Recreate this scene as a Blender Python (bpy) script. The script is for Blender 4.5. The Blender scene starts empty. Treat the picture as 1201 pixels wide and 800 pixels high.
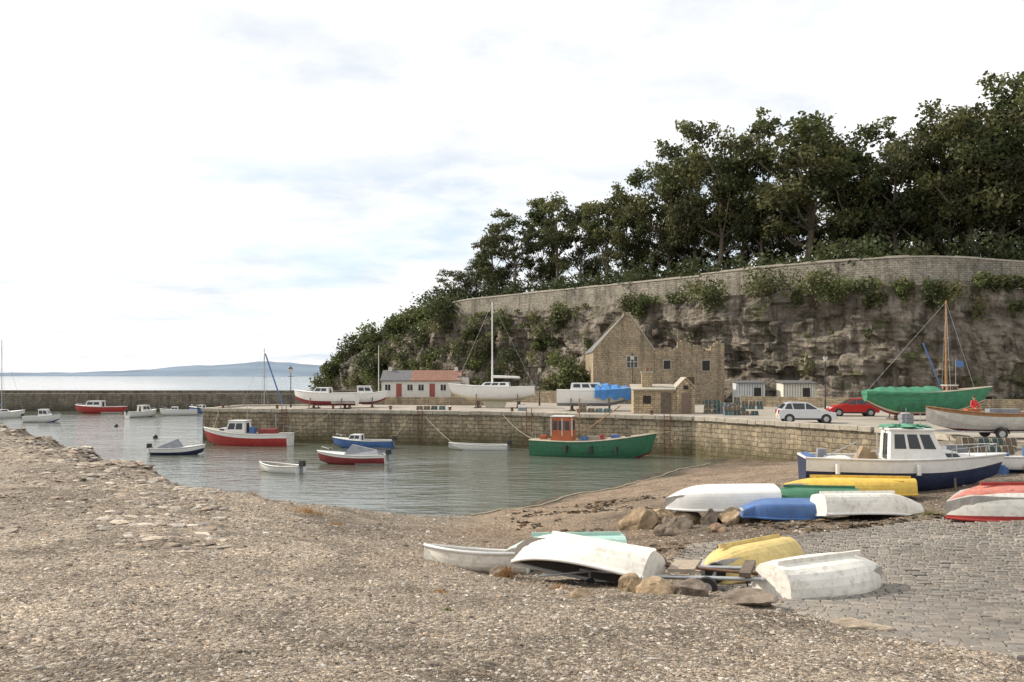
import bpy, math, random, numpy as np
from mathutils import Matrix, Vector, Euler
random.seed(7); rng=np.random.default_rng(7)
scene=bpy.context.scene
R=math.radians
CAMZ=6.5; QZ=3.05

# ------------------------------------------------------------ noise
def _h(i,j,s): 
    v=np.sin(i*127.1+j*311.7+s*74.7)*43758.5453
    return v-np.floor(v)
def vn(x,y,s=0):
    xi=np.floor(x); yi=np.floor(y); fx=x-xi; fy=y-yi
    fx=fx*fx*(3-2*fx); fy=fy*fy*(3-2*fy)
    a=_h(xi,yi,s); b=_h(xi+1,yi,s); c=_h(xi,yi+1,s); d=_h(xi+1,yi+1,s)
    return (a*(1-fx)+b*fx)*(1-fy)+(c*(1-fx)+d*fx)*fy-.5
def fbm(x,y,o=4,s=0):
    t=0; a=1
    for k in range(o):
        t=t+a*vn(x*2**k+k*17.3,y*2**k-k*9.1,s+k); a*=.5
    return t
# ------------------------------------------------------------ materials
def newmat(name):
    m=bpy.data.materials.new(name); m.use_nodes=True
    nt=m.node_tree; b=nt.nodes['Principled BSDF']
    return m,nt,b
def N(nt,t,**k):
    n=nt.nodes.new(t)
    for a,v in k.items(): setattr(n,a,v)
    return n
def c4(c): return (c[0],c[1],c[2],1)
def ramp(nt,stops):
    r=N(nt,'ShaderNodeValToRGB'); e=r.color_ramp.elements
    while len(e)<len(stops): e.new(.5)
    for i,(p,c) in enumerate(stops):
        e[i].position=p; e[i].color=c4(c) if hasattr(c,'__len__') else (c,c,c,1)
    return r
def mixc(nt,mode='MIX'):
    n=N(nt,'ShaderNodeMix',data_type='RGBA',blend_type=mode); return n
def texn(nt,scale,detail=4,rough=.6,src='Object',vec=None):
    n=N(nt,'ShaderNodeTexNoise'); n.inputs['Scale'].default_value=scale; n.inputs['Detail'].default_value=detail
    n.inputs['Roughness'].default_value=rough
    if vec is None:
        tc=N(nt,'ShaderNodeTexCoord'); vec=tc.outputs[src]
    nt.links.new(vec,n.inputs['Vector']); return n
def bump(nt,b,hsock,strength,dist):
    n=N(nt,'ShaderNodeBump'); n.inputs['Strength'].default_value=strength; n.inputs['Distance'].default_value=dist
    nt.links.new(hsock,n.inputs['Height']); 
    nt.links.new(n.outputs[0],b.inputs['Normal']); return n
_mc={}
def P(name,col,rough=.5,var=.12,scale=3,dirt=.25,dcol=(.16,.12,.08),bmp=0,bscale=30,metal=0,spec=.5):
    if name in _mc: return _mc[name]
    m,nt,b=newmat(name); L=nt.links.new
    n1=texn(nt,scale)
    r=ramp(nt,[(.3,[c*(1-var) for c in col]),(.7,[min(1,c*(1+var)) for c in col])]); L(n1.outputs['Fac'],r.inputs[0])
    out=r.outputs[0]
    if dirt>0:
        n2=texn(nt,scale*2.7,8,.75); r2=ramp(nt,[(.5,0.0),(.72,dirt)]); L(n2.outputs['Fac'],r2.inputs[0])
        mx=mixc(nt); L(r2.outputs[0],mx.inputs['Factor']); L(out,mx.inputs['A']); mx.inputs['B'].default_value=c4(dcol); out=mx.outputs['Result']
    L(out,b.inputs['Base Color']); b.inputs['Roughness'].default_value=rough; b.inputs['Metallic'].default_value=metal
    b.inputs['Specular IOR Level'].default_value=spec
    if bmp: n3=texn(nt,bscale,6); bump(nt,b,n3.outputs['Fac'],bmp,.03)
    _mc[name]=m; return m
def tintmat(name,rough=.85,bscale=25,bstr=.5,trans=0,var=.25,nscale=8):
    m,nt,b=newmat(name); L=nt.links.new
    a=N(nt,'ShaderNodeAttribute',attribute_name='tint')
    n=texn(nt,nscale,6); r=ramp(nt,[(.25,1-var),(.75,1+var)]); L(n.outputs['Fac'],r.inputs[0])
    mx=mixc(nt,'MULTIPLY'); mx.inputs['Factor'].default_value=1; L(a.outputs['Color'],mx.inputs['A']); L(r.outputs[0],mx.inputs['B'])
    L(mx.outputs['Result'],b.inputs['Base Color']); b.inputs['Roughness'].default_value=rough
    b.inputs['Specular IOR Level'].default_value=.25
    if bstr: n3=texn(nt,bscale,5); bump(nt,b,n3.outputs['Fac'],bstr,.02)
    if trans:
        t=N(nt,'ShaderNodeBsdfTranslucent'); L(mx.outputs['Result'],t.inputs['Color'])
        ms=N(nt,'ShaderNodeMixShader'); ms.inputs[0].default_value=trans
        L(b.outputs[0],ms.inputs[1]); L(t.outputs[0],ms.inputs[2]); L(ms.outputs[0],nt.nodes['Material Output'].inputs[0])
    return m
def masonry(name,c1,c2,mortar,bw,bh,stain=.5,stcol=(.07,.065,.05),green=None,bs=.8):
    m,nt,b=newmat(name); L=nt.links.new
    uv=N(nt,'ShaderNodeUVMap'); 
    wn=texn(nt,.9,3,vec=uv.outputs[0]); sc=N(nt,'ShaderNodeVectorMath',operation='SCALE'); L(wn.outputs['Color'],sc.inputs[0]); sc.inputs['Scale'].default_value=.3
    ad=N(nt,'ShaderNodeVectorMath',operation='ADD'); L(uv.outputs[0],ad.inputs[0]); L(sc.outputs[0],ad.inputs[1])
    br=N(nt,'ShaderNodeTexBrick'); L(ad.outputs[0],br.inputs['Vector'])
    br.inputs['Scale'].default_value=1; br.inputs['Brick Width'].default_value=bw; br.inputs['Row Height'].default_value=bh
    br.inputs['Mortar Size'].default_value=.025; br.inputs['Mortar Smooth'].default_value=.4
    br.inputs['Color1'].default_value=c4(c1); br.inputs['Color2'].default_value=c4(c2); br.inputs['Mortar'].default_value=c4(mortar)
    n=texn(nt,3.5,8,.7); r=ramp(nt,[(.25,.45),(.75,1.55)]); L(n.outputs['Fac'],r.inputs[0])
    mx=mixc(nt,'MULTIPLY'); mx.inputs['Factor'].default_value=1; L(br.outputs['Color'],mx.inputs['A']); L(r.outputs[0],mx.inputs['B'])
    n2=texn(nt,.35,8,.7); r2=ramp(nt,[(.45,0),(.66,stain)]); L(n2.outputs['Fac'],r2.inputs[0])
    m2=mixc(nt); L(r2.outputs[0],m2.inputs['Factor']); L(mx.outputs['Result'],m2.inputs['A']); m2.inputs['B'].default_value=c4(stcol)
    mp2=N(nt,'ShaderNodeMapping'); mp2.inputs['Scale'].default_value=(1.3,.12,1); L(uv.outputs[0],mp2.inputs[0])
    n7=texn(nt,1,5,.65,vec=mp2.outputs[0]); r7=ramp(nt,[(.36,.5),(.52,1.05)]); L(n7.outputs['Fac'],r7.inputs[0])
    m7=mixc(nt,'MULTIPLY'); m7.inputs['Factor'].default_value=.7; L(m2.outputs['Result'],m7.inputs['A']); L(r7.outputs[0],m7.inputs['B'])
    out=m7.outputs['Result']
    if green:
        tc=N(nt,'ShaderNodeNewGeometry'); s=N(nt,'ShaderNodeSeparateXYZ'); L(tc.outputs['Position'],s.inputs[0])
        n4=texn(nt,.8,5); ma=N(nt,'ShaderNodeMath',operation='MULTIPLY_ADD'); L(n4.outputs['Fac'],ma.inputs[0]); ma.inputs[1].default_value=2.2; L(s.outputs['Z'],ma.inputs[2])
        mr=N(nt,'ShaderNodeMapRange'); L(ma.outputs[0],mr.inputs['Value']); mr.inputs['From Min'].default_value=green[0]; mr.inputs['From Max'].default_value=green[1]
        mr.inputs['To Min'].default_value=.8; mr.inputs['To Max'].default_value=0
        m3=mixc(nt); L(mr.outputs[0],m3.inputs['Factor']); L(out,m3.inputs['A']); m3.inputs['B'].default_value=c4(green[2]); out=m3.outputs['Result']
    L(out,b.inputs['Base Color']); b.inputs['Roughness'].default_value=.9; b.inputs['Specular IOR Level'].default_value=.2
    s2=N(nt,'ShaderNodeMath',operation='MULTIPLY_ADD'); L(n.outputs['Fac'],s2.inputs[0]); s2.inputs[1].default_value=1.2
    iv=N(nt,'ShaderNodeMath',operation='SUBTRACT'); iv.inputs[0].default_value=1; L(br.outputs['Fac'],iv.inputs[1]); L(iv.outputs[0],s2.inputs[2])
    bump(nt,b,s2.outputs[0],bs,.06)
    return m

# ------------------------------------------------------------ mesh helpers
def mesh_np(name,V,F,mats,tint=None,midx=None,smooth=False,link=True):
    V=np.asarray(V,dtype=np.float32); F=np.asarray(F,dtype=np.int32)
    me=bpy.data.meshes.new(name); k=F.shape[1]
    me.vertices.add(len(V)); me.vertices.foreach_set('co',V.ravel())
    me.loops.add(F.size); me.loops.foreach_set('vertex_index',F.ravel())
    me.polygons.add(len(F)); me.polygons.foreach_set('loop_start',np.arange(0,F.size,k,dtype=np.int32))
    for m in mats: me.materials.append(m)
    if midx is not None: me.polygons.foreach_set('material_index',np.asarray(midx,dtype=np.int32))
    me.update(calc_edges=True); me.validate()
    me.polygons.foreach_set('use_smooth',np.full(len(me.polygons),smooth))
    if tint is not None:
        a=me.attributes.new('tint','FLOAT_COLOR','POINT'); t=np.ones((len(V),4),np.float32); t[:,:3]=tint
        a.data.foreach_set('color',t.ravel())
    if not link: return me
    o=bpy.data.objects.new(name,me); scene.collection.objects.link(o); return o

class MB:
    def __init__(s): s.v=[];s.f=[];s.m=[];s.s=[];s.mats=[];s.T=Matrix.Identity(4)
    def mi(s,m):
        if m not in s.mats: s.mats.append(m)
        return s.mats.index(m)
    def add(s,vs,fs,m,sm=False):
        o=len(s.v); s.v+= [tuple(s.T@Vector(v)) for v in vs]
        i=s.mi(m)
        for f in fs: s.f.append([o+a for a in f]); s.m.append(i); s.s.append(sm)
    def hexa(s,p,m):
        s.add(p,[(3,2,1,0),(4,5,6,7),(0,1,5,4),(1,2,6,5),(2,3,7,6),(3,0,4,7)],m)
    def box(s,c,d,m,rz=0,ry=0,rx=0,taper=1):
        x,y,z=[a/2 for a in d]; M=Matrix.Translation(c)@Euler((rx,ry,rz)).to_matrix().to_4x4()
        p=[(-x,-y,-z),(x,-y,-z),(x,y,-z),(-x,y,-z)]+[(a*taper,b*taper,z) for a,b in((-x,-y),(x,-y),(x,y),(-x,y))]
        s.hexa([tuple(M@Vector(q)) for q in p],m)
    def cyl(s,a,b,r,m,r2=None,n=8,sm=True,cap=True):
        a=Vector(a);b=Vector(b); r2=r if r2 is None else r2
        d=(b-a).normalized(); u=d.orthogonal().normalized(); w=d.cross(u)
        vs=[]
        for P_,rr in((a,r),(b,r2)):
            for i in range(n):
                t=2*math.pi*i/n; vs.append(tuple(P_+u*rr*math.cos(t)+w*rr*math.sin(t)))
        fs=[(i,(i+1)%n,n+(i+1)%n,n+i) for i in range(n)]
        s.add(vs,fs,m,sm)
        if cap: s.add(vs,[tuple(range(n-1,-1,-1)),tuple(range(n,2*n))],m)
    def tube(s,pts,rs,m,n=6):
        for i in range(len(pts)-1): s.cyl(pts[i],pts[i+1],rs[i],m,rs[i+1],n,cap=(i==len(pts)-2 or i==0))
    def panel(s,q,u0,u1,v0,v1,off,m,thick=None):
        q=[Vector(a) for a in q]
        def B(u,v): return (q[0]*(1-u)+q[1]*u)*(1-v)+(q[3]*(1-u)+q[2]*u)*v
        n=(q[1]-q[0]).cross(q[3]-q[0]).normalized()
        c=[B(u0,v0),B(u1,v0),B(u1,v1),B(u0,v1)]
        lo=[tuple(a-n*.01) for a in c]; hi=[tuple(a+n*off) for a in c]
        s.hexa(lo+hi,m)
    def sphere(s,c,r,m,n=8,sz=1):
        vs=[];fs=[]
        for i in range(n+1):
            for j in range(n*2):
                a=math.pi*i/n;b=math.pi*j/n
                vs.append((c[0]+r*math.sin(a)*math.cos(b),c[1]+r*math.sin(a)*math.sin(b),c[2]+r*sz*math.cos(a)))
        w=n*2
        for i in range(n):
            for j in range(w): fs.append((i*w+j,(i+1)*w+j,(i+1)*w+(j+1)%w,i*w+(j+1)%w))
        s.add(vs,fs,m,True)
    def build(s,name,loc=(0,0,0),rot=(0,0,0),parent=None,bevel=0,scale=1):
        me=bpy.data.meshes.new(name); me.from_pydata(s.v,[],s.f)
        for m in s.mats: me.materials.append(m)
        me.polygons.foreach_set('material_index',s.m); me.polygons.foreach_set('use_smooth',s.s)
        uv=me.uv_layers.new(name='UVMap')
        for p in me.polygons:
            n=p.normal
            if abs(n.z)<.7:
                t=Vector((-n.y,n.x,0)).normalized()
                for li in p.loop_indices:
                    c=me.vertices[me.loops[li].vertex_index].co; uv.data[li].uv=(c.dot(t),c.z)
            else:
                for li in p.loop_indices:
                    c=me.vertices[me.loops[li].vertex_index].co; uv.data[li].uv=(c.x,c.y)
        o=bpy.data.objects.new(name,me); scene.collection.objects.link(o)
        o.location=loc; o.rotation_euler=rot; o.scale=(scale,)*3
        if parent: o.parent=parent
        if bevel:
            b=o.modifiers.new('bev','BEVEL'); b.width=bevel; b.segments=2; b.limit_method='ANGLE'; b.angle_limit=R(35)
        return o
def empty(name,loc=(0,0,0),rot=(0,0,0)):
    o=bpy.data.objects.new(name,None); scene.collection.objects.link(o); o.location=loc; o.rotation_euler=rot; return o

# ------------------------------------------------------------ terrain
cp=[(-20,0,4.3),(0,0,4.9),(20,0,4.3),(-10,8,3.7),(0,8.5,3.6),(10,8,3.4),(-30,8,3.6),(-50,0,4),(40,0,4),(-90,0,4),(90,0,4),
(-8,15,3.2),(0,15,2.75),(8,15,2.55),(16,15,2.8),(-20,20,3.1),(-40,30,3.1),(-60,40,3.1),(-90,60,3.1),(-90,110,3.1),
(-14,27,3.05),(-22,35,3.05),(-35,50,3.05),(-50,65,3.05),(-5,22,2.45),(-9.6,28.4,2.75),(-3,30,1.4),(-6.7,34.7,1.3),(-2.3,41,0),(1.3,45.5,0),(4.8,50,0),(7.4,54.5,0),(10,59,0),(12.5,63,0),(15,67.6,0),
(0,20,2.0),(4,20,2.1),(0,30,1.1),(5,30,1.5),(8.5,28,2.0),(10.7,27,2.1),(11,30,2.15),(14,33,2.3),(20,33,2.75),(13.4,24.3,2.62),(20,24,2.9),(30,30,3.05),(45,30,3.1),(90,30,3.1),
(5,40,.9),(10,40,1.4),(15,42,2.0),(12,50,.9),(17,52,1.2),(21,46,2.4),(17,60,.4),(20,58,.7),(24,52,2.6),(24,47,3.0),(28,44,3.05),(35,50,2.9),(60,60,2.9),(110,60,2.9),
(-5,46,-1),(0,52,-1),(6,61,-1),(10,68,-1),(-10,56,-2),(-20,75,-2.2),(-5,72,-2),(-30,95,-2.5),(-60,110,-3),(0,95,-2),(30,85,1),(60,110,1),(110,110,1),(-20,115,-2),(18,72,-.3),(24,64,.8),(30,60,2)]
edge=[(-75,112),(-62,96),(-50,82),(-44,74),(-38,66),(-32,58),(-26,50),(-20.5,43),(-15.2,36.4)]
for i,(x,y) in enumerate(edge):
    cp.append((x,y,3.0)); cp.append((x-2.4,y-1.8,3.03)); cp.append((x+2.6,y+2,-.2)); cp.append((x+6.5,y+5,-1.6))
cp=np.array(cp,float); cx=cp[:,:2]
def _rbf():
    n=len(cp); K=np.linalg.norm(cx[:,None]-cx[None],axis=2); Pm=np.c_[np.ones(n),cx]
    A=np.block([[K,Pm],[Pm.T,np.zeros((3,3))]]); return np.linalg.solve(A,np.r_[cp[:,2],0,0,0])
_w=_rbf()
def smoothz(x,y):
    x=np.asarray(x,float).ravel(); y=np.asarray(y,float).ravel(); out=np.zeros(len(x))
    for i in range(0,len(x),20000):
        q=np.c_[x[i:i+20000],y[i:i+20000]]; d=np.linalg.norm(q[:,None]-cx[None],axis=2)
        out[i:i+20000]=d@_w[:-3]+_w[-3]+q@_w[-2:]
    return np.clip(out,-3,5.2)
slipx=lambda y: np.interp(y,[4,10,12.6,16,22,26],[8.5,5.9,4.7,3.9,3.9,5.5])
def in_slip(x,y): return (x>slipx(y))&(y<24.3+.12*(x-4))&(x<26)
def ground(x,y):
    x=np.asarray(x,float).ravel(); y=np.asarray(y,float).ravel()
    z=smoothz(x,y)
    sl=in_slip(x,y)
    z=z+np.where(sl,.0,.075)*fbm(x*1.5,y*1.5,4,5)+np.where(sl,.05,.16)*fbm(x*.35,y*.35,3,3)+np.where(sl,0,.03)*np.abs(fbm(x*7,y*7,2,9))-np.where(sl,.06,0)
    z=np.where((y>44)&(x>22),np.minimum(z,2.97),z)
    return z
def g1(x,y): return float(ground([x],[y])[0])

xs=np.r_[np.arange(-160,-45,2.5),np.arange(-45,-12,.5),np.arange(-12,14,.12),np.arange(14,30,.3),np.arange(30,131,2.5)]
ys=np.r_[np.arange(-15,4,1.5),np.arange(4,16,.1),np.arange(16,30,.16),np.arange(30,75,.5),np.arange(75,116,2)]
X,Y=np.meshgrid(xs,ys); Z=ground(X,Y).reshape(X.shape)
nx=len(xs);ny=len(ys)
idx=np.arange(nx*ny).reshape(ny,nx)
F=np.stack([idx[:-1,:-1],idx[:-1,1:],idx[1:,1:],idx[1:,:-1]],-1).reshape(-1,4)
x=X.ravel();y=Y.ravel();z=Z.ravel()
rub=np.array([.39,.325,.255]); mud=np.array([.35,.265,.19]); wet=np.array([.10,.088,.066]); dark=np.array([.17,.14,.11]); road=np.array([.32,.28,.23])
def mixv(a,b,t): return a*(1-t[:,None])+b*t[:,None]
sst=lambda v,a,b: np.clip((v-a)/(b-a),0,1)**2*(3-2*np.clip((v-a)/(b-a),0,1))
T=np.tile(rub,(len(x),1)); nz=fbm(x*.4,y*.4,4,21)
T=mixv(T,dark,sst(fbm(x*.55,y*.8,5,90),.12,.38)*.55)
T=mixv(T,mud,sst(x+nz*3,-4,0)*sst(y+nz*5,20,25)*.9)
T=mixv(T,dark,sst(x+nz*3,3,5.5)*sst(y+nz*4,23,26)*sst(-(y+nz*6),-42,-33)*.75)
T=mixv(T,road,sst(x+nz*3,17,21)*sst(y,28,34))
T=mixv(T,wet,1-sst(z+nz*.3,.05,.5))
T=mixv(T,np.array([.07,.058,.042]),in_slip(x,y)*.9)
T*=(1+.4*fbm(x*.25,y*.25,4,31))[:,None]
m,nt,b=newmat('shell_gravel'); L=nt.links.new
a=N(nt,'ShaderNodeAttribute',attribute_name='tint'); tc=N(nt,'ShaderNodeTexCoord')
v1=N(nt,'ShaderNodeTexVoronoi'); v1.inputs['Scale'].default_value=18; v2=N(nt,'ShaderNodeTexVoronoi'); v2.inputs['Scale'].default_value=50
wn=texn(nt,3,3); ad=N(nt,'ShaderNodeVectorMath',operation='ADD'); sc=N(nt,'ShaderNodeVectorMath',operation='SCALE'); sc.inputs['Scale'].default_value=.15
L(wn.outputs['Color'],sc.inputs[0]); L(sc.outputs[0],ad.inputs[0]); L(tc.outputs['Object'],ad.inputs[1]); L(ad.outputs[0],v1.inputs['Vector']); L(ad.outputs[0],v2.inputs['Vector'])
s1=N(nt,'ShaderNodeSeparateColor'); L(v1.outputs['Color'],s1.inputs[0]); r1=ramp(nt,[(0,.45),(.55,.9),(.85,1.15),(1,1.8)]); L(s1.outputs[0],r1.inputs[0])
s2=N(nt,'ShaderNodeSeparateColor'); L(v2.outputs['Color'],s2.inputs[0]); r2=ramp(nt,[(0,.45),(.5,.95),(.9,1.2),(1,2.2)]); L(s2.outputs[1],r2.inputs[0])
m1=mixc(nt,'MULTIPLY'); m1.inputs['Factor'].default_value=.85; L(a.outputs['Color'],m1.inputs['A']); L(r1.outputs[0],m1.inputs['B'])
m2=mixc(nt,'MULTIPLY'); m2.inputs['Factor'].default_value=.85; L(m1.outputs['Result'],m2.inputs['A']); L(r2.outputs[0],m2.inputs['B'])
n5=texn(nt,.9,9,.75); r5=ramp(nt,[(.3,(.55,.52,.46)),(.5,(1,1,1)),(.72,(1.3,1.23,1.12))]); L(n5.outputs['Fac'],r5.inputs[0])
m3=mixc(nt,'MULTIPLY'); m3.inputs['Factor'].default_value=1; L(m2.outputs['Result'],m3.inputs['A']); L(r5.outputs[0],m3.inputs['B'])
L(m3.outputs['Result'],b.inputs['Base Color']); b.inputs['Roughness'].default_value=.9; b.inputs['Specular IOR Level'].default_value=.2
ma=N(nt,'ShaderNodeMath',operation='MULTIPLY_ADD'); L(v2.outputs['Distance'],ma.inputs[0]); ma.inputs[1].default_value=-.5
mb_=N(nt,'ShaderNodeMath',operation='MULTIPLY_ADD'); L(v1.outputs['Distance'],mb_.inputs[0]); mb_.inputs[1].default_value=-1; L(n5.outputs['Fac'],mb_.inputs[2]); L(mb_.outputs[0],ma.inputs[2])
bump(nt,b,ma.outputs[0],1,.06)
GR=m
mesh_np('ground',np.c_[x,y,z],F,[GR],T,smooth=True)

# stones
ico=[]; g=(1+5**.5)/2
for a_ in(-1,1):
    for b_ in(-g,g): ico+=[(0,a_,b_),(a_,b_,0),(b_,0,a_)]
ico=np.array(ico)/math.sqrt(1+g*g)
import bmesh
bm=bmesh.new(); 
for q in ico: bm.verts.new(q)
bmesh.ops.convex_hull(bm,input=bm.verts); bm.verts.index_update(); bm.normal_update()
icov=np.array([v.co[:] for v in bm.verts]); icof=np.array([[v.index for v in f.verts] for f in bm.faces]); bm.free()
def rotm(n,tilt):
    a=rng.uniform(0,2*np.pi,n); t=rng.normal(0,tilt,n); p=rng.uniform(0,2*np.pi,n)
    ca,sa=np.cos(a),np.sin(a); Rz=np.zeros((n,3,3)); Rz[:,0,0]=ca;Rz[:,0,1]=-sa;Rz[:,1,0]=sa;Rz[:,1,1]=ca;Rz[:,2,2]=1
    ax=np.c_[np.cos(p),np.sin(p),np.zeros(n)]; K=np.zeros((n,3,3)); K[:,0,2]=ax[:,1];K[:,1,2]=-ax[:,0];K[:,2,0]=-ax[:,1];K[:,2,1]=ax[:,0]
    I=np.eye(3)[None]; Rt=I+np.sin(t)[:,None,None]*K+(1-np.cos(t))[:,None,None]*(K@K); return Rt@Rz
def stones(name,x,y,size,flat,sink,cols,mat,jit=.22,tilt=.25):
    n=len(x); z=ground(x,y)
    sc=np.c_[size*rng.uniform(.6,1.3,n),size*rng.uniform(.5,1,n),size*flat*rng.uniform(.6,1.2,n)]
    V=icov[None]*(1+rng.normal(0,jit,(n,12,1)))*sc[:,None,:]
    V=np.einsum('nij,nkj->nki',rotm(n,tilt),V)
    V+=np.stack([x,y,z-sc[:,2]*sink],-1)[:,None,:]
    Fx=icof[None]+(np.arange(n)*12)[:,None,None]
    cols=np.array(cols); t=cols[rng.integers(0,len(cols),n)]*rng.uniform(.6,1.3,(n,1)); t=np.repeat(t,12,0)
    return mesh_np(name,V.reshape(-1,3),Fx.reshape(-1,3),[mat],t)
ST=tintmat('stone_tinted',bscale=30)
gc=[(.38,.32,.25),(.26,.21,.165),(.44,.38,.305),(.33,.245,.175),(.39,.345,.295),(.18,.15,.125),(.23,.185,.145)]
def region(n,y0,y1,f):
    y=np.sqrt(rng.uniform(y0**2,y1**2,n)); x=rng.uniform(-.66,.66,n)*y; k=f(x,y); return x[k],y[k]
notslip=lambda x,y: ~in_slip(x,y)
xs_=[];ys_=[];sz_=[]
for n,y0,y1,sa,sb in((24000,6,14,.010,.042),(13000,14,26,.018,.06),(5500,24,40,.03,.085),(420,7,30,.04,.11)):
    f=(lambda x,y: notslip(x,y)&(~((x>-2)&(y>24)&(rng.random(len(x))>.35)))) 
    a_,b_=region(n,y0,y1,f); s=sa+(sb-sa)*rng.random(len(a_))**2.8
    xs_.append(a_);ys_.append(b_);sz_.append(s)
xa=np.concatenate(xs_);ya=np.concatenate(ys_);sa=np.concatenate(sz_)
k=smoothz(xa,ya)>.1
stones('beach_stones',xa[k],ya[k],sa[k],.5,.1,gc+[(.52,.48,.42)],ST)
n=4200; t=rng.random(n)**.8; yb=18+t*48; xb=np.interp(yb,[16,28,36,50,66],[-6,-9.8,-15.2,-26,-38])-np.abs(rng.normal(0,5,n))*(.4+t)+.8
stones('bank_slabs',xb,yb,.06+.24*rng.random(n)**2.2+.08*t,.22,.4,gc,ST,.15,.12)

# setts
W_=.15;LN=.24
ang=R(-9); ca,sa_=math.cos(ang),math.sin(ang)
vv=np.arange(0,34,W_+.034)
cxs=[];cys=[];ls=[]
for i,v in enumerate(vv):
    u=-8+random.random()*.2
    while u<30:
        l=LN*random.uniform(.8,1.2)
        cxs.append(((u+l/2)*ca-v*sa_));cys.append((u+l/2)*sa_+v*ca);ls.append(l); u+=l+.02
cxs=np.array(cxs);cys=np.array(cys);ls=np.array(ls)
k=in_slip(cxs+.25*vn(cxs*1.5,cys*1.5),cys)&(cys>5)&(cxs<.66*cys+4)&(rng.random(len(cxs))>.006); cxs,cys,ls=cxs[k],cys[k],ls[k]
n=len(cxs); zz=ground(cxs,cys)+.065+rng.normal(0,.004,n)
def ring(hx,hy,z): return np.stack([np.stack([sx*hx,sy*hy,z+0*hx],-1) for sx,sy in((-1,-1),(1,-1),(1,1),(-1,1))],1)
hl=ls/2; hw=np.full(n,W_/2)
V=np.concatenate([ring(hl,hw,-.12),ring(hl*.98,hw*.97,-.014),ring(hl*.88,hw*.80,.006)],1)
V+=rng.normal(0,.003,V.shape)
rx=V[...,0]*ca-V[...,1]*sa_; ry=V[...,0]*sa_+V[...,1]*ca
V=np.stack([rx+cxs[:,None],ry+cys[:,None],V[...,2]+zz[:,None]],-1)
q=np.array([[0,1,5,4],[1,2,6,5],[2,3,7,6],[3,0,4,7],[4,5,9,8],[5,6,10,9],[6,7,11,10],[7,4,8,11],[8,9,10,11]])
Fx=q[None]+(np.arange(n)*12)[:,None,None]
cc=np.array([(.235,.21,.18),(.21,.19,.165),(.255,.225,.19),(.22,.195,.165),(.19,.175,.155)]); t=cc[rng.integers(0,5,n)]*rng.uniform(.88,1.12,(n,1))*(1+.45*fbm(cxs*.4,cys*.4,4,8))[:,None]
mesh_np('slipway_setts',V.reshape(-1,3),Fx.reshape(-1,4),[tintmat('sett_stone',rough=.8,bscale=40,nscale=5)],np.repeat(t,12,0))
yy=rng.uniform(9,25,1400); xx=slipx(yy)+rng.exponential(.6,1400); k=in_slip(xx,yy)&(xx<yy*.66)
xx,yy=xx[k],yy[k]
o=stones('slipway_grit',xx,yy,.012+.03*rng.random(len(xx))**3,.5,-1.2,gc,ST); o.location.z=.055

# ------------------------------------------------------------ water
m,nt,b=newmat('sea_water'); L=nt.links.new
b.inputs['Base Color'].default_value=(.115,.125,.10,1); b.inputs['Roughness'].default_value=.05; b.inputs['IOR'].default_value=1.4
tc=N(nt,'ShaderNodeTexCoord'); mp=N(nt,'ShaderNodeMapping'); mp.inputs['Scale'].default_value=(.75,1.5,1); mp.inputs['Rotation'].default_value=(0,0,R(20)); L(tc.outputs['Object'],mp.inputs[0])
w1=texn(nt,1.0,4,.55,vec=mp.outputs[0]); w2=texn(nt,.2,2,.5,vec=mp.outputs[0])
w3=texn(nt,.05,3,.5); r3=ramp(nt,[(.35,.25),(.65,1.0)]); L(w3.outputs['Fac'],r3.inputs[0])
mm=N(nt,'ShaderNodeMath',operation='MULTIPLY'); L(w1.outputs['Fac'],mm.inputs[0]); L(r3.outputs[0],mm.inputs[1])
ma=N(nt,'ShaderNodeMath',operation='MULTIPLY_ADD'); L(w2.outputs['Fac'],ma.inputs[0]); ma.inputs[1].default_value=.8; L(mm.outputs[0],ma.inputs[2])
bump(nt,b,ma.outputs[0],.8,.20)
WAT=m
s=MB(); S=9000; s.add([(-S,-60,0),(S,-60,0),(S,S,0),(-S,S,0)],[(0,1,2,3)],WAT); s.build('sea')

hv=[];hf=[]
npt=160
for r_ in range(4):
    for i in range(npt):
        xx=-5200+i*45*1.0
        hgt=(24+74*min(1,max(0,(xx+3000)/1300)))*(.8+.7*float(fbm(np.array([xx*.0016]),np.array([3.3]),4,2)[0]+.25))
        hv.append((xx,5200+r_*500,[-2,.55*hgt,hgt,hgt*.7][r_]+(5*float(vn(np.array([xx*.01]),np.array([r_*1.]),4)[0]) if r_ else 0)))
for r_ in range(3):
    for i in range(npt-1): a_=r_*npt+i; hf.append((a_,a_+1,a_+npt+1,a_+npt))
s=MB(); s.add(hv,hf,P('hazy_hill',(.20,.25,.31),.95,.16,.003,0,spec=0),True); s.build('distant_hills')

# ------------------------------------------------------------ quay
QM=masonry('quay_masonry',(.38,.31,.21),(.28,.23,.165),(.12,.105,.08),.75,.36,.6,green=(1.4,2.8,(.09,.08,.035)))
DK=P('quay_surface',(.33,.295,.25),.9,.2,.4,.5,(.18,.165,.14),.4,12,spec=.2)
CO=P('coping_stone',(.38,.34,.275),.85,.2,1.5,.5,(.16,.15,.11),.5,14)
front=[(-30.7,88),(-14,84),(0,79.5),(14.6,70.5),(23,56),(24.3,48),(30,41),(45,38),(110,36)]
poly=front+[(110,135),(60,135),(30,150),(-5,185),(-30,215),(-42,205),(-22,150),(-18,101),(-30,98)]
s=MB(); n=len(poly)
s.add([(a,b_,QZ) for a,b_ in poly],[tuple(range(n))],DK)
s.add([(a,b_,QZ) for a,b_ in poly]+[(a,b_,-3.2) for a,b_ in poly],[(i,n+i,n+(i+1)%n,(i+1)%n) for i in range(n)],QM)
s.build('harbour_quay')
s=MB()
pl=[(-18,101),(-30,98)]+front[:6]
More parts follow.
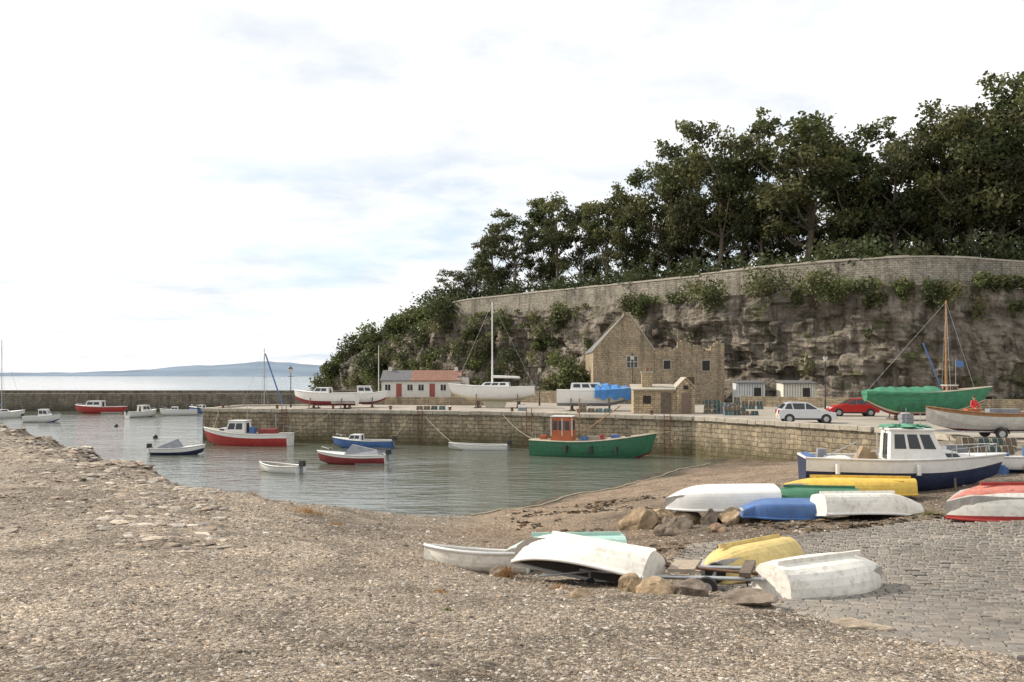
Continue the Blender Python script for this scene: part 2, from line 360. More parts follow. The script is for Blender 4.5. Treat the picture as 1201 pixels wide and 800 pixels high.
for i in range(len(pl)-1):
    a_=Vector(pl[i]);b_=Vector(pl[i+1]); d=b_-a_; ln=d.length; d/=ln; an=math.atan2(d.y,d.x); u=0
    nrm=Vector((-d.y,d.x))
    while u<ln-.3:
        l=min(random.uniform(.8,1.5),ln-u); c=a_+d*(u+l/2)+nrm*.22
        s.box((c.x,c.y,QZ+.0+random.uniform(-.02,.03)),(l-.03,.75,.34),CO,rz=an); u+=l
s.build('quay_coping',bevel=.03)
TB=P('old_timber',(.13,.10,.075),.9,.3,4,.3,(.05,.06,.03),.5,20); IR=P('rusty_iron',(.14,.07,.045),.8,.3,6,.4)
def onwall(px0,off):
    for i in range(4):
        (x0,y0),(x1,y1)=front[i],front[i+1]
        if x0<=px0<=x1: t=(px0-x0)/(x1-x0); return y0+(y1-y0)*t-off
for xx in(-22,-8.5,1.5,12.5):
    s=MB()
    for dx in(-.22,.22): s.cyl((xx+dx,onwall(xx+dx,.32),-.5),(xx+dx,onwall(xx+dx,.32),QZ+.5),.035,IR)
    for k_ in range(12): s.cyl((xx-.22,onwall(xx-.22,.32),.1+k_*.28),(xx+.22,onwall(xx+.22,.32),.1+k_*.28),.025,IR,n=6)
    s.build('quay_ladder')
s=MB()
for k_ in range(16):
    xx=-29+k_*2.9
    yy=onwall(xx,-1.4)
    if yy and k_%2==0: s.cyl((xx,yy,QZ),(xx,yy,QZ+.45),.16,IR,.12); s.cyl((xx,yy,QZ+.45),(xx,yy,QZ+.52),.2,IR)
s.build('mooring_bollards')

BW=masonry('breakwater_masonry',(.24,.205,.16),(.18,.155,.12),(.10,.09,.07),.8,.4,.5,green=(1.4,2.6,(.06,.055,.035)))
s=MB()
def wallseg(s,a,b,w,z0,z1,m,batter=0):
    a=Vector(a);b=Vector(b);d=(b-a).normalized(); nr=Vector((-d.y,d.x))*w/2; nb=nr*(1+batter)
    p=[(*(a-nb),z0),(*(b-nb),z0),(*(b+nb),z0),(*(a+nb),z0),(*(a-nr),z1),(*(b-nr),z1),(*(b+nr),z1),(*(a+nr),z1)]
    s.hexa(p,m)
wallseg(s,(-190,166),(-60,162),5,-3,3.1,BW,.15); wallseg(s,(-60,162.01),(-24,160),5,-3,3.1,BW,.15)
wallseg(s,(-190,168),(-24,162),.8,3.1,3.7,BW)
s.build('breakwater')

# ------------------------------------------------------------ cliff
path=[(125,92,19),(95,100,19),(75,103,19.2),(58,101,19.6),(48,99,20.2),(34,109,20.3),(23.3,121,20.2),(5,141,20.2),(-12,158,20.0),(-20,171,18.6),(-28,184,16.5),(-35,194,14),(-41,202,11),(-44,210,6),(-40,225,3)]
pa=np.array(path); seg=np.r_[0,np.cumsum(np.linalg.norm(np.diff(pa[:,:2],axis=0),axis=1))]
sp=np.arange(0,seg[-1],.45); pxx=np.interp(sp,seg,pa[:,0]);pyy=np.interp(sp,seg,pa[:,1]);pzz=np.interp(sp,seg,pa[:,2])
ker=np.ones(31)/31
def sm(a): return np.convolve(np.pad(a,15,'edge'),ker,'valid')
pxx,pyy,pzz=sm(pxx),sm(pyy),sm(pzz)
tx=np.gradient(pxx);ty=np.gradient(pyy);l_=np.hypot(tx,ty);tx/=l_;ty/=l_; ox,oy=-ty,tx
swall=seg[8]
nv=64; Vc=[]
for j in range(nv+1):
    v=j/nv; zr=-1+(pzz-3.4+1)*v
    off=2.6*(1-v)**1.3
    strat=fbm(sp*.06+zr*.03,zr*.45,3,40)
    wz=fbm(sp*.1,zr*.1,2,71)*3
    blk=_h(np.floor(sp/3.1+wz*.6),np.floor((zr+wz)/2.3),60)-.5
    blk2=_h(np.floor(sp/1.3+wz),np.floor((zr+wz*.7)/1.1),61)-.5
    d=1.9*fbm(sp*.12,zr*.14,3,41)+1.0*np.round(strat*5)/5+.5*fbm(sp*.5,zr*.7,4,43)+1.3*np.abs(fbm(sp*.25,zr*.04,2,44))+1.2*blk+.6*blk2
    d*=np.minimum(1,(1-v)*6+.15)
    Vc.append(np.c_[pxx+ox*(off+d),pyy+oy*(off+d),zr])
for off,dz in((-1.0,.15),(-2.6,.25)):
    Vc.append(np.c_[pxx+ox*off,pyy+oy*off,pzz-3.4+dz+.3*fbm(sp*.5,sp*0,2,50)])
nc=len(sp); rowsN=len(Vc); Vc=np.concatenate(Vc); idx=np.arange(rowsN*nc).reshape(rowsN,nc)
F=np.stack([idx[:-1,:-1],idx[1:,:-1],idx[1:,1:],idx[:-1,1:]],-1).reshape(-1,4)
m,nt,b=newmat('cliff_rock'); L=nt.links.new
tc=N(nt,'ShaderNodeTexCoord'); mp=N(nt,'ShaderNodeMapping'); mp.inputs['Scale'].default_value=(.25,.25,.5); L(tc.outputs['Object'],mp.inputs[0])
n1=texn(nt,1,9,.74,vec=mp.outputs[0]); r1=ramp(nt,[(.33,(.075,.064,.052)),(.44,(.21,.18,.145)),(.56,(.32,.28,.23)),(.70,(.45,.405,.34))]); L(n1.outputs['Fac'],r1.inputs[0])
n2=texn(nt,.16,8,.68); r2=ramp(nt,[(.46,0),(.58,.75)]); L(n2.outputs['Fac'],r2.inputs[0])
mx=mixc(nt); L(r2.outputs[0],mx.inputs['Factor']); L(r1.outputs[0],mx.inputs['A']); mx.inputs['B'].default_value=(.125,.108,.088,1)
mp2=N(nt,'ShaderNodeMapping'); mp2.inputs['Scale'].default_value=(.9,.9,.10); L(tc.outputs['Object'],mp2.inputs[0])
n3=texn(nt,1,6,.65,vec=mp2.outputs[0]); r3=ramp(nt,[(.40,(.33,.31,.28)),(.54,(1.1,1.1,1.1))]); L(n3.outputs['Fac'],r3.inputs[0])
m2=mixc(nt,'MULTIPLY'); m2.inputs['Factor'].default_value=.85; L(mx.outputs['Result'],m2.inputs['A']); L(r3.outputs[0],m2.inputs['B'])
n4=texn(nt,.4,9,.72); r4=ramp(nt,[(.54,0),(.62,.85)]); L(n4.outputs['Fac'],r4.inputs[0])
m3=mixc(nt); L(r4.outputs[0],m3.inputs['Factor']); L(m2.outputs['Result'],m3.inputs['A']); m3.inputs['B'].default_value=(.085,.09,.04,1)
L(m3.outputs['Result'],b.inputs['Base Color']); b.inputs['Roughness'].default_value=.95; b.inputs['Specular IOR Level'].default_value=.15
n6=texn(nt,1.6,9,.7); bump(nt,b,n6.outputs['Fac'],1,.6)
CL=m
mesh_np('cliff',Vc,F,[CL],smooth=False)
GRS=P('hill_grass',(.07,.085,.035),.95,.3,.3,.4,(.1,.08,.05),spec=.1)
Vh=[]
for off,dz in((-2.4,-3.3),(-2.9,-.5),(-10,0),(-40,2),(-120,3)):
    k_=-off
    if k_<5: Vh.append(np.c_[pxx+ox*off,pyy+oy*off,pzz+dz])
    else: Vh.append(np.c_[pxx+.5*k_,pyy+.86*k_,pzz+dz*np.clip((pzz-8)/10,0,1)])
Vh=np.concatenate(Vh); idx=np.arange(5*nc).reshape(5,nc); F=np.stack([idx[:-1,:-1],idx[1:,:-1],idx[1:,1:],idx[:-1,1:]],-1).reshape(-1,4)
mesh_np('wooded_hill',Vh,F,[GRS],smooth=True)
RW=masonry('retaining_wall_masonry',(.38,.34,.275),(.285,.255,.205),(.18,.16,.13),.55,.26,.6)
ks=[i for i in range(0,nc,7) if sp[i]<=swall+2]
s=MB()
for a_,b2 in zip(ks[:-1],ks[1:]):
    q=[]
    for i in(a_,b2):
        for off in(-1.9,-2.5): q.append((pxx[i]+ox[i]*off,pyy[i]+oy[i]*off,i))
    dz=-.9 if sp[a_]<62 else (.0 if sp[a_]<110 else -.25)
    o4=[q[0],q[1],q[3],q[2]]; zl=[pzz[a_],pzz[a_],pzz[b2],pzz[b2]]
    s.hexa([(c[0],c[1],z_-3.6) for c,z_ in zip(o4,zl)]+[(c[0],c[1],z_+dz) for c,z_ in zip(o4,zl)],RW)
    o5=[]
    jj=random.uniform(-.06,.06)
    for c,sg in zip(o4,(1,-1,-1,1)):
        i=c[2]; o5.append((c[0]+ox[i]*.08*sg,c[1]+oy[i]*.08*sg))
    s.hexa([(c[0],c[1],z_+dz) for c,z_ in zip(o5,zl)]+[(c[0],c[1],z_+dz+.22+jj) for c,z_ in zip(o5,zl)],CO)
s.build('retaining_wall')

# ------------------------------------------------------------ foliage
LF=tintmat('leaves',rough=.6,bstr=0,trans=.3,var=.55,nscale=.3)
BK=P('bark',(.15,.12,.09),.95,.25,3,.2,bmp=.6,bscale=8)
def leaves(cent,rad,n,size,cols,hollow=.35):
    k=len(cent); cent=np.array(cent,float); rad=np.array(rad,float)
    w=(rad[:,0]*rad[:,1]+rad[:,0]*rad[:,2]); w/=w.sum(); c=rng.choice(k,n,p=w)
    d=rng.normal(size=(n,3)); d/=np.linalg.norm(d,axis=1)[:,None]
    r=rng.random(n)**hollow; r*=1+.2*rng.normal(size=n)
    p=cent[c]+d*r[:,None]*rad[c]
    a=rng.normal(size=(n,3)); a/=np.linalg.norm(a,axis=1)[:,None]; bb=np.cross(a,rng.normal(size=(n,3))); bb/=np.linalg.norm(bb,axis=1)[:,None]
    sz=size*rng.uniform(.5,1.3,(n,1)); a*=sz; bb*=sz*.6
    V=np.stack([p-a,p-bb,p+a,p+bb],1).reshape(-1,3); F=np.arange(4*n).reshape(n,4)
    cols=np.array(cols); t=cols[rng.integers(0,len(cols),k)][c]*(rng.uniform(.65,1.4,(n,1)))
    return V,F,np.repeat(t,4,0)
GREEN=[(.09,.10,.038),(.062,.078,.030),(.118,.12,.048),(.08,.082,.040)]
LIGHT=[(.13,.155,.055),(.11,.13,.05),(.15,.15,.07)]
def tree_mesh(seed,H,Rc,style):
    random.seed(seed); s=MB(); cent=[];rad=[]
    lean=Vector((random.uniform(-.07,.07),random.uniform(-.07,.07),1))
    pts=[Vector((0,0,-1))]; 
    for i in range(1,9): pts.append(Vector((lean.x*H*i/8+random.uniform(-.3,.3),lean.y*H*i/8+random.uniform(-.3,.3),H*.86*i/8)))
    r0=H*.02; s.tube(pts,[r0*(1-.85*i/8) for i in range(9)],BK,7)
    lo=.32 if style=='broad' else .52 if style=='pine' else .18
    nl=14 if style=='broad' else 9 if style=='pine' else 15
    for i in range(nl):
        f=lo+(.9-lo)*i/(nl-1); an=i*2.4+random.uniform(-.6,.6)
        if style=='broad': env=math.sin(math.pi*min(1,max(.12,(f-.14)/.90)))**.6
        elif style=='pine': env=.55+.5*math.sin(math.pi*(f-.5)*1.6)
        else: env=.9*(1-f)**.5+.25
        rr=Rc*env*random.uniform(.45,1.05)
        st=pts[min(8,int(f*.85*8))]; en=Vector((pts[-1].x*f+math.cos(an)*rr,pts[-1].y*f+math.sin(an)*rr,H*(f+random.uniform(-.02,.08))))
        mid=(st+en)/2+Vector((0,0,-.03*H)); s.tube([st,mid,en],[r0*.42,r0*.3,r0*.12],BK,5)
        q=(.098 if style!='pine' else .095)*H*random.uniform(.65,1.3)
        cent.append(en); rad.append((q*1.15,q*1.15,q*(.8 if style!='pine' else .6)))
        for j in range(4 if style!='pine' else 3):
            e2=en+Vector((random.uniform(-1,1)*q*1.4,random.uniform(-1,1)*q*1.4,random.uniform(-.8,1)*q)); q2=q*random.uniform(.35,.65)
            cent.append(e2); rad.append((q2*1.1,q2*1.1,q2*(.85 if style!='pine' else .6))); s.cyl(en-(en-st)*.15,e2,r0*.1,BK,r0*.05,4)
    tp=pts[-1]; q=.11*H; cent.append(tp+Vector((0,0,q*.5))); rad.append((q,q,q*.8))
    nleaf={'broad':10500,'pine':5600,'bushy':8000}[style]
    V,F,t=leaves([tuple(c) for c in cent],rad,nleaf,.26,GREEN,.42)
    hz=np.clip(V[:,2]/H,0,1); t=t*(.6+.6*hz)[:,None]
    me=bpy.data.meshes.new('t'); nb=len(s.v)
    allV=np.concatenate([np.array(s.v),V]); bf=[f for f in s.f]
    me.from_pydata(allV.tolist(),[],bf+(F+nb).tolist())
    me.materials.append(BK); me.materials.append(LF)
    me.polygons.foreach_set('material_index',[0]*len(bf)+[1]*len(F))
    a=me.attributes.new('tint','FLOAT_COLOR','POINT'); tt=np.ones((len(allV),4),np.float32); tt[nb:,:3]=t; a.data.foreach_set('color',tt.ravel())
    return me
var={'broad':[tree_mesh(11+i,18,5.8,'broad') for i in range(5)],'pine':[tree_mesh(31+i,18,5.0,'pine') for i in range(3)],'bushy':[tree_mesh(51+i,18,6.5,'bushy') for i in range(2)]}
nm={'broad':'sycamore_tree','pine':'scots_pine_tree','bushy':'oak_tree'}
random.seed(99)
trees=[(532,316,168,'bushy',1),(556,300,170,'bushy',1),(578,278,168,'broad',.95),(604,246,163,'pine',1.05),(634,262,172,'broad',.85),(655,224,160,'pine',.95),(682,240,158,'broad',.75),(708,230,152,'pine',1),(732,222,148,'broad',.75),(757,268,150,'bushy',.9),
(784,186,142,'broad',.8),(812,172,138,'broad',.8),(842,148,133,'broad',.85),(868,204,134,'pine',.9),(890,178,130,'broad',.75),(948,138,124,'broad',1.2),(990,152,123,'broad',1.0),(1020,196,124,'bushy',.75),
(1050,162,119,'broad',.95),(1085,152,117,'broad',.85),(1112,170,115,'broad',.75),(1142,118,113,'broad',.95),(1176,122,112,'broad',.85),(1210,88,110,'broad',1.1),(1255,95,112,'broad',1.1),(1300,100,112,'broad',1.1),
(590,312,176,'bushy',1),(645,304,178,'bushy',1),(700,296,168,'bushy',1),(750,290,160,'bushy',1),(795,262,150,'broad',1),(825,255,148,'bushy',1),(855,250,146,'bushy',1),(905,236,142,'broad',1),(930,245,138,'bushy',1),(970,232,138,'broad',1),(1010,245,136,'bushy',1),(1035,235,134,'broad',1),(1065,235,132,'bushy',1),(1100,225,130,'broad',1),(1130,215,130,'bushy',1),(1160,205,128,'broad',1),(1200,190,126,'broad',1),(1235,185,126,'bushy',1)]
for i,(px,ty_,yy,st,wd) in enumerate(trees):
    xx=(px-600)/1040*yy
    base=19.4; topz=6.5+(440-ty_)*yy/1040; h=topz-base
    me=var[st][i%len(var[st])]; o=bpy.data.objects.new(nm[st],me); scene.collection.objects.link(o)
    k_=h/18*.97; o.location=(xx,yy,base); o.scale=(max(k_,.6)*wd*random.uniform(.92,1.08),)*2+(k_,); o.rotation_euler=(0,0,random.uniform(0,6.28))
def foliage(name,blobs,n,size,cols,loc=(0,0,0)):
    V,F,t=leaves([b[0] for b in blobs],[b[1] for b in blobs],n,size,cols,.3)
    return mesh_np(name,V,F,[LF],t)
bl=[]
for i in range(0,nc,6):
    if 20<sp[i]<seg[9]:
        for k_ in range(3):
            d=random.uniform(5,20); q=random.uniform(.8,2.8)
            bl.append(((pxx[i]+.5*d-1,pyy[i]+.86*d,pzz[i]+random.uniform(-.3,2.2)),(q*1.3,q*1.3,q)))
foliage('undergrowth',bl,30000,.32,[(.05,.062,.025),(.06,.075,.03),(.075,.085,.035)])
bl=[]
for i in range(nc):
    if sp[i]>seg[7]+12 and sp[i]<seg[13]:
        f=(sp[i]-seg[8])/(seg[12]-seg[8])
        if random.random()<.8 and f>0:
            off=random.uniform(-5,2.5); q=random.uniform(.8,2.2)
            zz_=pzz[i]*(1 if off<-1 else random.uniform(.3,1))-(.8 if off<-1 else 0)
            bl.append(((pxx[i]+ox[i]*off,pyy[i]+oy[i]*off,zz_),(q*1.2,q*1.2,q)))
foliage('headland_scrub',bl,26000,.34,GREEN+LIGHT)
def bush(x,y,z,r,h,n=1500,cols=GREEN,size=.2):
    b_=[((x+random.uniform(-1,1)*r*.7,y+random.uniform(-1,1)*r*.5,z+h*random.uniform(.15,.75)),(r*random.uniform(.25,.55),r*random.uniform(.25,.5),h*random.uniform(.18,.4))) for _ in range(10)]
    foliage('bush',b_,n,size,cols)
for px,py,w in((598,378,34),(662,372,38),(752,360,46),(835,352,68),(905,338,76),(972,340,64),(1100,345,50),(1155,325,34),(1060,330,24),(700,398,22),(1190,310,30),(560,388,20),(1030,345,28),(640,400,24),(1180,350,20)):
    bx=(px-600)/1040; i=int(np.argmin(np.abs(pxx/pyy-bx)+ (sp<30)*9)); yy=pyy[i]
    z_=6.5+(440-py)*yy/1040-1.2; z_=min(z_,pzz[i]-3.3); r_=w/2*yy/1040
    back=0 if z_>pzz[i]-4.5 else 1.3
    bush(pxx[i]+ox[i]*(.2+back),pyy[i]+oy[i]*(.2+back),z_-.3,r_,r_*1.25,1800,GREEN+LIGHT)
bush(8.2,112,3,2.6,5.5,3000,LIGHT,.25); bush(5.8,114,3,2.4,3.6,2200,LIGHT,.25)
bush(-3,128,3,3,2.5,1500,GREEN); bush(40,93,3,2,1.8,1200,GREEN); bush(2,122,3,3,2.2,1500,GREEN)
bl=[]
for i in range(0,nc,3):
    if 30<sp[i]<seg[9] and random.random()<.6:
        q=random.uniform(.3,1.2); lw=random.random()<.35
        bl.append(((pxx[i]+ox[i]*(3.0 if lw else .4),pyy[i]+oy[i]*(3.0 if lw else .4),(3.6 if lw else pzz[i]-3.2)),(q*1.2,q*1.2,q*.8)))
    if 30<sp[i]<seg[9] and random.random()<.3:
        v=random.uniform(.3,.97); q=random.uniform(.3,1.0); zr=-1+(pzz[i]-2.4)*v
        bl.append(((pxx[i]+ox[i]*(2.6*(1-v)**1.3+.6),pyy[i]+oy[i]*(2.6*(1-v)**1.3+.6),zr),(q,q,q*1.5)))
    if seg[7]-6<sp[i]<seg[10]:
        for _ in range(2):
            v=random.random(); q=random.uniform(.5,1.6)
            bl.append(((pxx[i]+ox[i]*(3.2*(1-v)+.5),pyy[i]+oy[i]*(3.2*(1-v)+.5),3+v*13),(q*1.3,q,q)))
foliage('cliff_scrub',bl,28000,.23,GREEN+LIGHT)

# ------------------------------------------------------------ common mats
WH=P('white_paint',(.74,.73,.70),.4,.06,3,.3,(.35,.30,.22)); WHW=P('weathered_white',(.74,.71,.64),.5,.1,2,.7,(.30,.24,.16))
GL=P('dark_glass',(.03,.035,.04),.08,.1,3,0); BL=P('blue_paint',(.06,.14,.34),.45,.18,3,.4); NV=P('navy_paint',(.02,.03,.075),.4,.2,3,.4,(.12,.11,.1))
RD=P('red_paint',(.36,.035,.03),.45,.2,3,.3); MR=P('maroon_paint',(.22,.03,.035),.5,.2,3,.3); GN=P('green_paint',(.035,.15,.08),.45,.2,3,.35)
YL=P('yellow_paint',(.68,.45,.07),.5,.14,3,.5); PYL=P('pale_yellow_paint',(.60,.46,.17),.6,.15,3,.7,(.25,.2,.12)); TQ=P('turquoise_paint',(.38,.58,.52),.5,.1,3,.5,(.5,.5,.42))
OR=P('orange_paint',(.42,.11,.035),.5,.2,3,.4); BKP=P('black_rubber',(.02,.02,.022),.5,.2,5,.2); GY=P('grey_canvas',(.22,.23,.25),.8,.2,3,.2,bmp=.5,bscale=4)
WD=P('varnished_wood',(.30,.16,.07),.5,.25,6,.3); LW=P('bleached_wood',(.34,.28,.21),.8,.2,6,.3); IN=P('boat_interior',(.36,.34,.31),.8,.15,4,.5)
AL=P('galvanised_steel',(.45,.46,.47),.45,.1,6,.3,metal=.7); TRP=P('blue_tarp',(.05,.20,.48),.6,.2,2,.2,bmp=1,bscale=3); GTR=P('green_tarp',(.035,.19,.10),.65,.25,2,.3,bmp=1,bscale=2.5)
CRM=P('cream_paint',(.60,.55,.42),.55,.1,3,.4); PNK=P('faded_red_paint',(.46,.15,.11),.6,.25,3,.7,(.5,.4,.35)); NET=P('green_netting',(.10,.27,.18),.9,.3,8,.3,bmp=1,bscale=10)
ROP=P('rope',(.4,.36,.26),.9)

# ------------------------------------------------------------ boats
def hull(s,L_,B_,H_,bands,bow=.25,sw=.75,kr=.5,rake=.25,full=.6,gun=WH,inner=IN,deck=None,floor=.2,thw=(.25,.5,.72),ns=16,nv=7,sm_=True,deckfrom=0,tmat=None,gw=.035,keel=None,blunt=False,sk=0):
    def st(t):
        if t<.45: b=B_/2*(sw+(1-sw)*math.sin(math.pi/2*t/.45))
        else: b=B_/2*max(0.0 if not blunt else .42,(1-((t-.45)/.55)**2.3))**(.85)
        if t>=.999 and not blunt: b=.015
        sh=H_*(1+.05*(1-t)**2)+bow*max(0,(t-.3)/.7)**2
        k=kr*H_*max(0,(t-.62)/.38)**2.3+sk*H_*max(0,1-t/.3)**1.6
        return -L_/2+L_*t,b,sh,k
    ts=[i/ns for i in range(ns+1)]
    Rr=[]
    for t in ts:
        x_,b,sh,k=st(t); row=[]
        for j in range(nv+1):
            a=j/nv; yy=b*math.sin(a*math.pi/2)**full; zz=k+(sh-k)*(1-math.cos(a*math.pi/2))**1.05
            row.append((x_+rake*(zz/H_)*t**4,yy,zz))
        Rr.append(row)
    for sg in (1,-1):
        for j in range(nv):
            zf=(j+.5)/nv; mt=bands[-1][1]
            for th,mm in bands:
                if zf<th: mt=mm;break
            vs=[];fs=[]
            for row in Rr: vs.append((row[j][0],row[j][1]*sg,row[j][2])); vs.append((row[j+1][0],row[j+1][1]*sg,row[j+1][2]))
            for i in range(ns): 
                q=(2*i,2*i+2,2*i+3,2*i+1); fs.append(q if sg<0 else q[::-1])
            s.add(vs,fs,mt,sm_)
    r0=Rr[0]; tv=[(p[0],-p[1],p[2]) for p in r0[::-1]]+[(p[0],p[1],p[2]) for p in r0[1:]]
    s.add(tv,[tuple(range(len(tv)))],tmat or bands[-1][1])
    if blunt:
        r0=Rr[-1]; tv=[(p[0],-p[1],p[2]) for p in r0[::-1]]+[(p[0],p[1],p[2]) for p in r0[1:]]
        s.add(tv,[tuple(range(len(tv)))[::-1]],tmat or bands[-1][1])
    for sg in(1,-1):
        vs=[];fs=[]
        for row in Rr:
            x_,y_,z_=row[-1]; 
            for dy,dz in((gw,-.05),(gw,.02),(-gw*1.2,.02),(-gw*1.2,-.04)): vs.append((x_,max(.003,y_+dy)*sg,z_+dz))
        for i in range(ns):
            for k_ in range(4):
                a=4*i+k_;b=4*i+(k_+1)%4; fs.append((a,b,b+4,a+4) if sg<0 else (a,a+4,b+4,b))
        s.add(vs,fs,gun,True)
    y0=Rr[0][-1]; s.box((y0[0],0,y0[2]-.02),(.06,2*y0[1],.08),gun)
    vs=[]
    for t,row in zip(ts,Rr):
        x_,y_,z_=row[-1]; k=row[0][2]; fl=max(k+.06,floor); 
        if t<1e-6: x_+=.04
        yi=max(.004,y_-.04); yf=max(.002,min(yi*.85,yi-.02)) if yi>.03 else .002
        if deck and t>=deckfrom: 
            vs+=[(x_,-yi,z_-.03),(x_,-yf*.7,z_+.02),(x_,yf*.7,z_+.02),(x_,yi,z_-.03)]
        else: vs+=[(x_,-yi,z_-.03),(x_,-yf,fl),(x_,yf,fl),(x_,yi,z_-.03)]
    fd=[];fi=[]
    for i in range(ns):
        for k_ in range(3):
            (fd if (deck and ts[i]>=deckfrom) else fi).append((4*i+k_,4*i+k_+1,4*i+k_+5,4*i+k_+4)[::-1])
    if fd: s.add(vs,fd,deck)
    if fi: s.add(vs,fi,inner)
    for t in thw:
        x_,b,sh,k=st(t); s.box((x_,0,sh-.17),(.22,2*b-.09,.03),LW)
    if keel:
        s.box((-L_*.08,0,-.03),(L_*.78,.04,.09),keel)
    return st
def outboard(s,x,z,c=BKP,k=1):
    s.box((x-.18*k,0,z+.22*k),(.42*k,.28*k,.36*k),c,taper=.8); s.box((x-.12*k,0,z-.15*k),(.14*k,.12*k,.6*k),GY); s.box((x-.2*k,0,z-.45*k),(.3*k,.05*k,.06*k),GY); s.box((x+.0*k,0,z),(.12*k,.22*k,.22*k),AL)
def cabin(s,x0,x1,w,z0,z1,rf,rr,m,roof=None,wins=2,front=True,gl=GL,v0=.4,v1=.85,tw=.88):
    w/=2; t=w*tw
    b=[(x0,-w,z0),(x1,-w,z0),(x1,w,z0),(x0,w,z0)]; u=[(x0+rr,-t,z1),(x1-rf,-t,z1),(x1-rf,t,z1),(x0+rr,t,z1)]
    s.hexa(b+u,m)
    sides=[[b[0],b[1],u[1],u[0]],[b[2],b[3],u[3],u[2]]]
    for q in sides:
        for i in range(wins):
            a=.08+i*(.86/wins); s.panel(q,a,a+.86/wins-.06,v0,v1,.012,gl)
    if front:
        for i in range(2): s.panel([b[1],b[2],u[2],u[1]],.07+.45*i,.48+.45*i,v0,v1,.012,gl)
    s.panel([b[3],b[0],u[0],u[3]],.3,.7,.05,v1,.012,gl)
    if roof: s.box(((x0+rr+x1-rf)/2,0,z1+.03),(x1-rf-x0-rr+.16,2*t+.14,.06),roof)
def rail(s,pts,h,r=.014,m=AL):
    top=[(p[0],p[1],p[2]+h) for p in pts]
    for a,b in zip(pts,top): s.cyl(a,b,r,m,n=5)
    for a,b in zip(top[:-1],top[1:]): s.cyl(a,b,r,m,n=5)
def mast(s,x,z0,z1,L_,H_,m=AL,r=.06,boom=0,sail=None,y=.9):
    s.cyl((x,0,z0),(x,0,z1),r,m,r*.7); t=(x,0,z1-.1)
    for q in((L_/2,0,H_+.2),(-L_/2,0,H_),(x,y,H_),(x,-y,H_)): s.cyl(t,q,.014,AL,n=4)
    zc=z0+(z1-z0)*.6; s.cyl((x,-.5,zc),(x,.5,zc),.02,AL,n=5)
    if boom:
        s.cyl((x,0,z0+.9),(x-boom,0,z0+.85),.045,m); 
        if sail: s.cyl((x-.1,0,z0+1.02),(x-boom+.1,0,z0+.95),.13,sail,.07)
def props(s,L_,B_,zb):
    for xx in(-L_*.3,L_*.22):
        s.box((xx,0,zb/2),(.2,.2,zb),TB)
        for sg in(1,-1): s.cyl((xx,sg*B_*.62,0),(xx,sg*B_*.42,zb+.75),.05,TB,n=6); 
    for xx in(-L_*.3,L_*.22): s.box((xx,0,.06),(.3,B_*1.4,.1),TB)

s=MB(); hull(s,9.3,3.0,1.75,[(.3,MR),(.8,GN),(.88,CRM),(2,GN)],bow=.75,sw=.6,rake=.6,gun=CRM,deck=LW,floor=.5,thw=(),gw=.05)
cabin(s,-2.9,-1.1,1.7,1.5,3.7,.12,.05,OR,WH,3,v0=.52,v1=.86)
for xx in(-2.85,-1.95,-1.15): s.box((xx,-.86,2.9),(.06,.04,1.4),WH)
s.box((.6,0,1.95),(1.5,1.1,.4),LW); s.cyl((-.7,0,1.6),(-.7,0,5.2),.05,WD); s.cyl((-.7,0,2.2),(2.6,0,4.6),.045,WD); s.cyl((-.7,0,5.1),(4.5,0,2.4),.014,AL,n=4); s.cyl((2.6,0,4.6),(-.7,0,5.1),.014,AL,n=4)
s.box((2.2,.2,2.1),(.7,.6,.35),BL); s.box((-3.7,.3,1.95),(.5,.7,.4),OR); rail(s,[(-4.5,-.8,1.8),(-4.55,0,1.8),(-4.5,.8,1.8)],.6)
s.cyl((1.2,-.4,1.8),(1.2,-.4,2.3),.2,RD); s.box((-.2,-.5,2.0),(.6,.4,.3),BL); s.box((3.2,0,2.2),(.4,.4,.3),TB)
for k_ in range(3): s.cyl((-1.5+k_*2,-1.58,1.5),(-1.5+k_*2,-1.6,.9),.13,BKP)
s.build('fishing_boat',(6.1,71.2,-.55),(0,0,R(-14)))
s=MB(); hull(s,7.8,2.7,1.55,[(.35,MR),(.85,RD),(2,WH)],bow=.6,sw=.7,rake=.5,deck=LW,floor=.5,thw=(),deckfrom=.1,gun=WH)
cabin(s,.2,2.2,1.6,1.5,2.75,.45,.05,WH,WH,2); cabin(s,2.2,3.1,1.2,1.5,2.1,.4,0,WH,None,1,front=False)
s.cyl((.3,0,2.7),(.3,0,4.3),.03,AL); s.box((-1.8,0,1.8),(1.6,1.1,.45),MR); s.box((-.4,.3,1.9),(.5,.5,.6),BL); rail(s,[(-3.6,-.9,1.6),(-3.8,0,1.6),(-3.6,.9,1.6)],.7); s.cyl((-2.5,0,1.6),(-2.5,0,3.4),.03,AL); s.cyl((-2.5,0,3.3),(.3,0,4.2),.012,AL,n=4)
s.build('cabin_fishing_boat',(-24.3,82.3,-.5),(0,0,R(172)))
